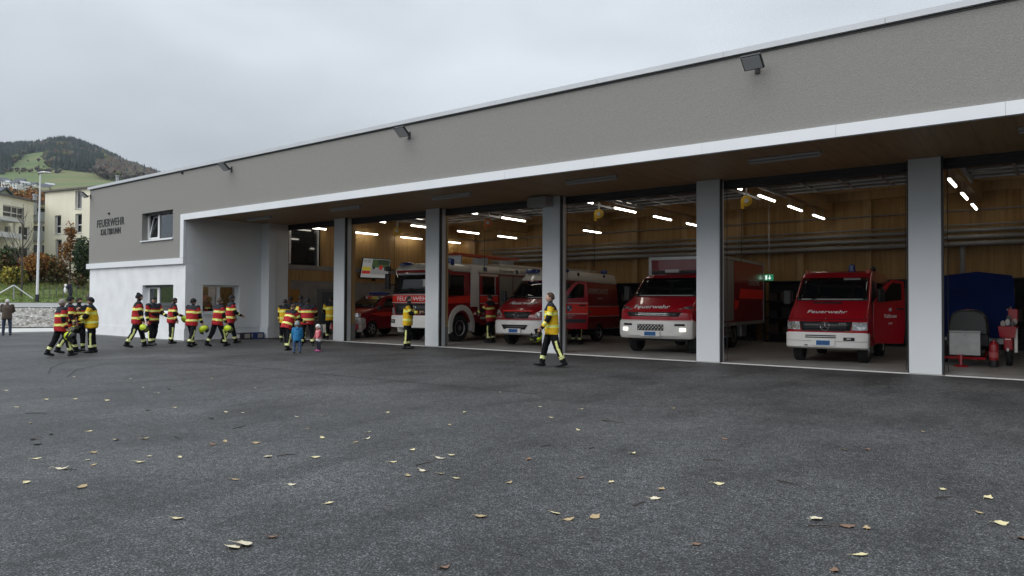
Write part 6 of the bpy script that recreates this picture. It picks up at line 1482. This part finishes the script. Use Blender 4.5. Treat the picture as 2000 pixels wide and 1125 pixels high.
# fire helmet, held in the hand
HLIME = mat('helmet_lime', (.54,.66,.02), .35); HDARK = mat('helmet_dark', (.014,.014,.016), .5)
def helmet(pos, rx, ry, rz, label):
    e = empty('fire_helmet', pos, 0, label, 'helmet', 'fire helmets in hand'); e.rotation_euler = (rx, ry, rz)
    b = MB(); rings = []
    for i in range(9):
        th = .06+1.62*i/8; z = .125*math.cos(th); rr = math.sin(th); ex = .015*max(0, (i-5))/3
        rings.append([(( .145+ex)*rr*math.cos(a)*(1.0 if math.cos(a) > 0 else 1.06), (.112+ex*.4)*rr*math.sin(a), z-(.035 if (math.cos(a) < -.3 and i > 6) else 0)) for a in [2*math.pi*k/24 for k in range(24)]])
    b.loft(rings); b.build('shell', HLIME, e, smooth=True)
    b = MB(); b.loft([[(.155*math.cos(a)*s_, .04*s_*0+.012*w, .128*math.sin(a)*s_) for w in (-1,1)]+[(.130*math.cos(a)*s_, .012*w, .11*math.sin(a)*s_) for w in (1,-1)] for a, s_ in [(math.pi*(.12+.76*i/10), 1.0) for i in range(11)]]); b.build('comb', HLIME, e)
    b = MB(); b.loft([[(.150*math.cos(a)+.005, .118*math.sin(a), z) for a in [-1.3+2.6*i/14 for i in range(15)]]+[(.135*math.cos(a), .105*math.sin(a), z) for a in [1.3-2.6*i/14 for i in range(15)]] for z in (-.095, .05)]); b.build('visor', HDARK, e)
    b = MB(); b.loft([[(-.155*math.cos(a), .115*math.sin(a), z) for a in [-1.35+2.7*i/12 for i in range(13)]]+[(-.140*math.cos(a), .10*math.sin(a), z) for a in [1.35-2.7*i/12 for i in range(13)]] for z in (-.16, -.02)]); b.build('neck_guard', HDARK, e)
    b = MB(); b.ball((0,0,-.03), (.12,.09,.05), 12); b.build('lining', HDARK, e, smooth=True)
    return e
def G(px, py): p = onZ(px, py); return Vector((p.x, p.y, 0))
def toward(px, py, cam=False): pass
# yaw: world heading. image-right is about +RT, away from camera about FW
HR_ = math.atan2(RT.y, RT.x); HAWAY = math.atan2(FW.y, FW.x)
def head_dir(deg): return HR_+R(deg)      # 0 = walking to image right, 90 = away, 180 = left, -90 = to the camera
SL = dict(step=dict(lL=(19,6), lR=(-15,13), fL=-5, fR=14), step2=dict(lL=(-15,14), lR=(19,6), fL=15, fR=-5), stand=dict(lL=(1,3), lR=(-1,3)), stroll=dict(lL=(13,6), lR=(-12,12), fL=-2, fR=10), stroll2=dict(lL=(-12,12), lR=(13,6), fL=10, fR=-2))
def P(px, py, top, deg, pose, fit, label, grp='firefighters in turnout gear', ground=None, hmax=None, cat='firefighter'):
    g = ground if ground is not None else G(px, py); h = onY(px, top, g.y).z - g.z
    if hmax: h = min(h, hmax)
    if fit.get('hat') == 'beanie': h -= .03
    return person(label, g, head_dir(deg)+math.atan((1000-px)/CF), h, pose, fit, grp, cat)
HL = 'lime fire helmet '
# --- group of four at the left
r = P(118, 696, 581, 18, dict(SL['step2'], aR=(-8,8,28,0), aL=(20,8,40,10), lean=2, hy=8, hp=4), dict(style=RT_, hair='grey', short=1, bulk=1.04, seed=1), 'grey-haired firefighter in red jacket walking in front at the far left')
helmet(r[1]['wR']+r[2]['hdR']*.16+Vector((.02,0,-.10)), R(55), R(-30), head_dir(-50), HL+'carried by the grey-haired firefighter at the left')
P(131, 690, 574, 8, dict(SL['step'], aR=(0,8,20,0), aL=(10,8,20,0)), dict(style=RT_, hat='beanie', hair='dark', pom=False, seed=2), 'firefighter with black beanie half hidden behind the grey-haired one', ground=G(133, 690))
P(152, 686, 579, -75, dict(SL['stand'], aR=(25,10,105,35), aL=(4,8,20,0), hy=35), dict(style=RT_, hair='dark', beard='dark', seed=3), 'bearded firefighter in red jacket facing the camera with hand at his chin')
r = P(178, 689, 579, 175, dict(SL['stand'], aL=(20,6,35,10), aR=(25,6,45,10), lL=(2,4), lR=(-4,3), hp=2), dict(style=YT_, hat='cap', hair='dark', bulk=1.08, belly=2.2, seed=4), 'firefighter in yellow jacket and black cap beside the white wall')
helmet(r[1]['wL']+r[2]['hdL']*.10+Vector((-.02,-.03,-.20)), R(75), R(20), head_dir(-100), HL+'held by the firefighter in yellow jacket near the wall')
# --- six walking along the annex
r = P(267, 679, 569, 4, dict(SL['step'], aR=(6,9,12,0), aL=(4,8,22,0), lean=4), dict(style=RT_, hat='beanie', hair='dark', beard='dark', seed=5), 'tall firefighter with black bobble beanie leading a helmet past the annex window')
helmet(r[1]['wR']+r[2]['hdR']*.10+Vector((0,0,-.16)), R(50), R(25), head_dir(-30), HL+'hanging from the hand of the tall beanie wearer')
P(298, 675, 577, -55, dict(SL['stroll2'], aR=(2,10,15,0), aL=(22,10,45,0), spread=8, hy=-30), dict(style=RT_, hat='cap', hair='dark', bulk=1.06, seed=6), 'firefighter in dark cap facing the camera in front of the annex window')
r = P(335, 671, 580, 12, dict(SL['stand'], aR=(-4,8,20,0), aL=(18,6,50,0), lean=7, hp=18), dict(style=RT_, hair='dark', beard='dark', short=1, seed=7), 'dark-haired firefighter looking down beside the white corner')
helmet(r[1]['wL']+r[2]['hdL']*.10+Vector((.10,.0,-.10)), R(70), R(20), head_dir(0), 'black and lime fire helmet held by the firefighter looking down')
r = P(374, 678, 580, 48, dict(SL['step'], aR=(8,10,12,0), aL=(10,8,20,0), lean=5, hy=-18), dict(style=RT_, hat='cap', hair='dark', bulk=1.06, seed=8), 'firefighter in cap seen from behind at the building corner')
helmet(r[1]['wR']+r[2]['hdR']*.10+Vector((.05,.02,-.14)), R(50), R(-10), head_dir(20), HL+'carried by the capped firefighter seen from behind')
r = P(424, 677, 579, 30, dict(SL['step2'], aR=(4,8,15,0), aL=(10,8,25,0), lean=8, hp=6), dict(style=RT_, hair='brown', short=1, seed=9), 'brown-haired firefighter walking in front of the porch window')
helmet(r[1]['wR']+r[2]['hdR']*.10+Vector((.06,.02,-.14)), R(55), R(15), head_dir(-15), HL+'carried in front of the porch window')
P(449, 672, 574, 16, dict(SL['step'], aR=(10,8,55,15), aL=(10,8,25,0), lean=4, hy=-10), dict(style=RT_, hat='cap', hair='dark', beard='brown', seed=10), 'firefighter with pushed-up visor cap walking next to the porch window')
# --- group at the first bay
P(560, 684, 588, 40, dict(lL=(14,8), lR=(-6,10), aR=(30,10,35,0), aL=(40,8,35,0), lean=24, hp=24, spread=8), dict(style=RT_, hair='brown', short=1, bulk=1.06, seed=11), 'firefighter bending forward beside the child in the blue jacket', hmax=1.78)
P(600, 676, 580, 88, dict(lL=(3,4), lR=(-3,4), aR=(18,14,35,0), aL=(16,10,40,0), spread=8), dict(style=RT_, hat='cap', hair='dark', bulk=1.1, seed=12), 'broad firefighter in dark cap seen from behind at the first bay')
P(549, 672, 583, 80, dict(SL['stand'], aR=(10,8,30,0)), dict(style=YT_, hair='dark', seed=13), 'yellow-jacketed firefighter behind the bending man at the first bay', ground=G(556, 668))
P(585, 668, 575, 70, dict(SL['stand'], aR=(10,8,30,0)), dict(style=YT_, hair='dark', seed=14), 'yellow-jacketed firefighter between the two red-jacketed men at the first bay', ground=G(586, 670))
P(560, 665, 578, 60, dict(SL['stand'], aR=(10,8,30,0)), dict(style=RT_, hair='dark', seed=15), 'dark-haired firefighter farthest back in the crowd at the first bay', ground=G(566, 666))
P(645, 664, 577, 100, dict(SL['stand'], aR=(25,10,60,10), aL=(25,10,60,10)), dict(style=YT_, hair='dark', seed=16), 'firefighter with yellow vest standing beside the leftmost free pillar', ground=G(646, 664))
# --- children
def kidfit(**k): return dict(k, kid=True)
P(580, 690, 623, 92, dict(SL['stand'], aL=(4,14,10,0), aR=(4,14,10,0), spread=5), kidfit(style=plain('blue','blue','jean2','boot'), hat='beanie', hatc='grey', pom=False, hair='brown', hood='blue', legw=1.0, seed=20), 'small child in bright blue hooded jacket and grey woolly hat', 'children watching', cat='child')
P(622, 686, 630, -150, dict(SL['stand'], aL=(10,12,20,0), aR=(8,12,20,0), spread=3), kidfit(style=plain('pink','pinkd','navy','shoe','white'), hat='beanie', hatc='white', pom=False, hair='light', hood='white', legw=.80, seed=21), 'smallest child in pink coat, white hat and pink shoes', 'children watching', cat='child')
# --- yellow jackets at the middle bays
P(796, 681, 577, -15, dict(SL['stand'], aR=(28,6,72,20), aL=(30,6,70,20), hy=-8), dict(style=YT_, hair='dark', beard='dark', short=1, seed=22), 'bearded firefighter in yellow jacket in front of the big fire engine')
r = P(1077, 717, 568, 186, dict(lL=(-14,10), lR=(17,5), fL=12, fR=-4, aL=(14,7,22,0), aR=(-10,8,15,0), lean=3, hy=4), dict(style=YT_, hair='brown', short=1, seed=23), 'firefighter in yellow jacket walking left in front of the middle pillar')
helmet(r[1]['wL']+r[2]['hdL']*.12+Vector((-.05,-.05,-.14)), R(160), R(20), head_dir(200), 'upturned dark and lime helmet carried by the walking yellow-jacketed firefighter')
P(966, 668, 571, 150, dict(SL['stand'], aL=(35,10,30,0), aR=(10,8,25,0), hp=10), dict(style=RT_, hair='dark', seed=24), 'firefighter in the gap between the fire engine and the cream-roofed van', ground=Vector((-17.35,21.3,.02)), hmax=1.86)
P(1132, 668, 575, 60, dict(SL['stand'], aL=(25,8,50,0), aR=(35,8,50,0)), dict(style=RT_, hair='dark', seed=25), 'firefighter behind the open van door with only the legs showing', ground=Vector((-14.40,22.75,.02)), hmax=1.8)
# --- civilians
P(13, 655, 583, 80, dict(SL['stand'], aL=(25,10,50,30), aR=(25,10,50,30)), dict(style=plain('brown','brown','jean','boot'), hair='white', bulk=1.02, legw=.9, seed=30), 'white-haired man in brown quilted jacket and jeans seen from behind', None, cat='civil')
g_ = onU(137, 591.5, 66.2)
P(137, 591, 548, 160, dict(SL['stand'], aL=(30,8,110,20), aR=(10,8,20,0)), dict(style=plain('navy','navy','navy','boot'), hair='brown', legw=.9, seed=31), 'person in long dark jacket holding a white bag on the upper road', None, ground=g_, cat='civil')
b = MB(); b.ball((0,0,0), (.16,.10,.26), 12); b.ball((.06,0,.34), (.13,.09,.14), 10); q = g_+Vector((-.10,-.32,1.0)); o = b.build('white_bag', CLO['white'], None, smooth=True, loc=q); tag(o, 'white bag held by the person on the upper road', 'bag')
# ================================================================= FALLEN LEAVES AND TWIGS
random.seed(21)
LC = dict(yellow=mat('fallen_yellow', (.64,.57,.34), .8, var=.25, vscale=40), cream=mat('fallen_cream', (.66,.60,.44), .8, var=.25, vscale=40), brown=mat('fallen_brown', (.20,.12,.08), .8, var=.3, vscale=40), dark=mat('fallen_dark', (.035,.026,.022), .8), tan=mat('fallen_tan', (.42,.32,.18), .8, var=.25, vscale=40))
LAB = dict(yellow='yellow fallen leaf on the asphalt', cream='pale cream fallen leaf on the asphalt', brown='curled brown fallen leaf on the asphalt', dark='shrivelled black leaf on the asphalt', tan='tan fallen leaf on the asphalt')
def leaf_mesh(k, m):
    rnd = random.Random(k); b = MB(); n = 8; L, Wd = 1.0, rnd.uniform(.34,.52); cu = rnd.uniform(.12,.45); fold = rnd.uniform(.08,.28); vs = []
    for i in range(n+1):
        t = i/n; w = Wd*math.sin(math.pi*min(1, t*1.0+.02))**.8*(1-.35*t)*rnd.uniform(.62,1.2) if 0 < i < n else .01; z = cu*4*(t-.5)**2*.5
        vs += [((t-.5)*L, -w, z+fold*w+rnd.uniform(0,.05)), ((t-.5)*L, 0, z), ((t-.5)*L, w, z+fold*w+rnd.uniform(0,.05))]
    fs = []
    for i in range(n): a = 3*i; fs += [(a, a+1, a+4, a+3), (a+1, a+2, a+5, a+4)]
    b.add(vs, fs); b.tube([(-.5*L,0,cu*.5), (-.66*L,.02,cu*.7), (-.85*L,.06,.10)], [.018,.014,.010], 4)
    b.v = [(x, y, z-min(q[2] for q in vs)*1.0) for x, y, z in b.v]
    return b.mesh('leaf', m)
LM = {c: [leaf_mesh(i*7+hash_, LC[c]) for i in range(4)] for hash_, c in enumerate(LC)}
pts = []
c7 = '25,125 65,191 120,255 145,393 180,162 295,160 240,433b 105,487 320,505t 365,370t 343,398c 367,417t 545,408 582,384c 350,286 567,315 577,204 560,114c 615,137c 703,388 455,320 685,193 880,325t 950,213c 885,211 1000,332t 1047,386b 1235,388 1140,495c 1285,568 697,628 910,742b 960,730b 1160,230c 1263,225c 1200,275t 1260,313 1390,328t 1435,315c 1440,290 1515,212 1610,360 1718,392b 1765,380 1655,442b 1535,407 1595,461t 1722,452 1785,470 1757,260t 1815,212 1880,620t 1955,133 1990,487t 420,165 385,106c 997,115c 830,80t 510,80c 290,73c 27,127c 920,475t 1065,700n 832,338n 1735,820n 130,318d 148,337d 200,298d 660,122d 165,120d 825,237d'
c8 = '270,200 155,232 260,282 472,373 630,196t 830,316n 388,485 808,493 560,550b 170,607 222,632B 325,622B 1300,358t 1190,630b 1310,658N 1385,665t 1683,513 1860,547 1830,607t 1912,647 1362,770Y 720,728n 1260,830n 1605,288t 1390,357n 110,190c 585,513t 1997,706n 65,395n 270,468n 365,245d'
for s, ox in ((c7, 0), (c8, 1000)):
    for q in s.split():
        k = q[-1] if q[-1].isalpha() else 'y'; x, y = [float(a) for a in (q[:-1] if q[-1].isalpha() else q).split(',')]; pts.append((ox+x/2, 700+y/2, k))
def zone_of(x, y): return ('in the near foreground' if y > 960 else ('in the middle of the forecourt' if y > 830 else 'far out towards the building')) + (' on the left' if x < 667 else (' on the right' if x > 1333 else ' in the centre'))
for i, (x, y, k) in enumerate(pts):
    c = {'y':'yellow','c':'cream','t':'tan','b':'cream','B':'tan','n':'brown','N':'brown','d':'dark','Y':'yellow'}[k]
    p = onZ(x, y); o = obj_of('fallen_leaf', random.choice(LM[c]), None, (p.x, p.y, .003)); s = random.uniform(.068,.10)*({'b':1.35,'B':1.2,'N':1.5,'Y':1.25,'c':.8}.get(k, 1))*(.85 if y < 850 else 1)
    o.scale = (s, s, s*random.uniform(.6,1.1)); o.rotation_euler = (random.gauss(0,.08), random.gauss(0,.08), CYAW+random.gauss(0,.7))
    big = k in 'NY'
    zone = zone_of(x, y)
    tag(o, LAB[c]+' '+zone if not big else ('large ribbed brown leaf in the right foreground' if k == 'N' else 'bright yellow leaf nearest the camera at the right'), 'leaf', 'fallen leaves on the asphalt')
TW = mat('twig', (.045,.035,.028), .9)
for k, (x0, y0, x1, y1) in enumerate(((1055,873,1080,870),(1236,989,1262,981),(1578,1028,1632,1029),(1518,939,1565,950),(1372,899,1415,901),(455,838,480,832),(540,892,578,888),(812,910,848,902),(125,919,150,918),(50,808,92,808),(340,852,356,859),(1826,974,1860,971),(1150,878,1162,874),(1176,822,1222,827))):
    a, c = onZ(x0, y0), onZ(x1, y1); m_ = (a+c)/2; n_ = (c-a).cross(Vector((0,0,1)))*.08
    b = MB(); b.tube([(a.x, a.y, .006), (m_.x+n_.x, m_.y+n_.y, .014), (c.x, c.y, .006)], [.004,.005,.002], 5); tag(b.build('twig', TW), 'thin dark stalk on the asphalt '+zone_of(x0, y0), 'twig', 'stalks and twigs on the asphalt')
# tyre arcs and pale scrapes
def gl(pts): return [tuple(onZ(x, y)) for x, y in pts]
strip_on_ground(gl([(95,730),(100,718),(125,708),(170,703),(260,701),(360,705),(470,715),(600,728),(750,742),(900,756),(1050,770)]), .02, .0035, MARK, 'tyre_track')
strip_on_ground(gl([(130,738),(150,722),(200,712),(300,708)]), .018, .004, MARK, 'tyre_track')
for k in range(46):
    x = random.uniform(1090, 1990); y0 = 688+(x-1090)*.058; y = y0+random.uniform(14, 34); l = random.uniform(8, 30)
    a, c = onZ(x, y), onZ(x+l, y+random.uniform(-2,2)); strip_on_ground([tuple(a), tuple((a+c)/2), tuple(c)], random.uniform(.008,.03), .0035+.0002*(k % 4), CHALK, 'chalk_scrape')

bpy.data.scenes.remove(WORK)
print('script seconds', round(time.time()-_T0, 1))
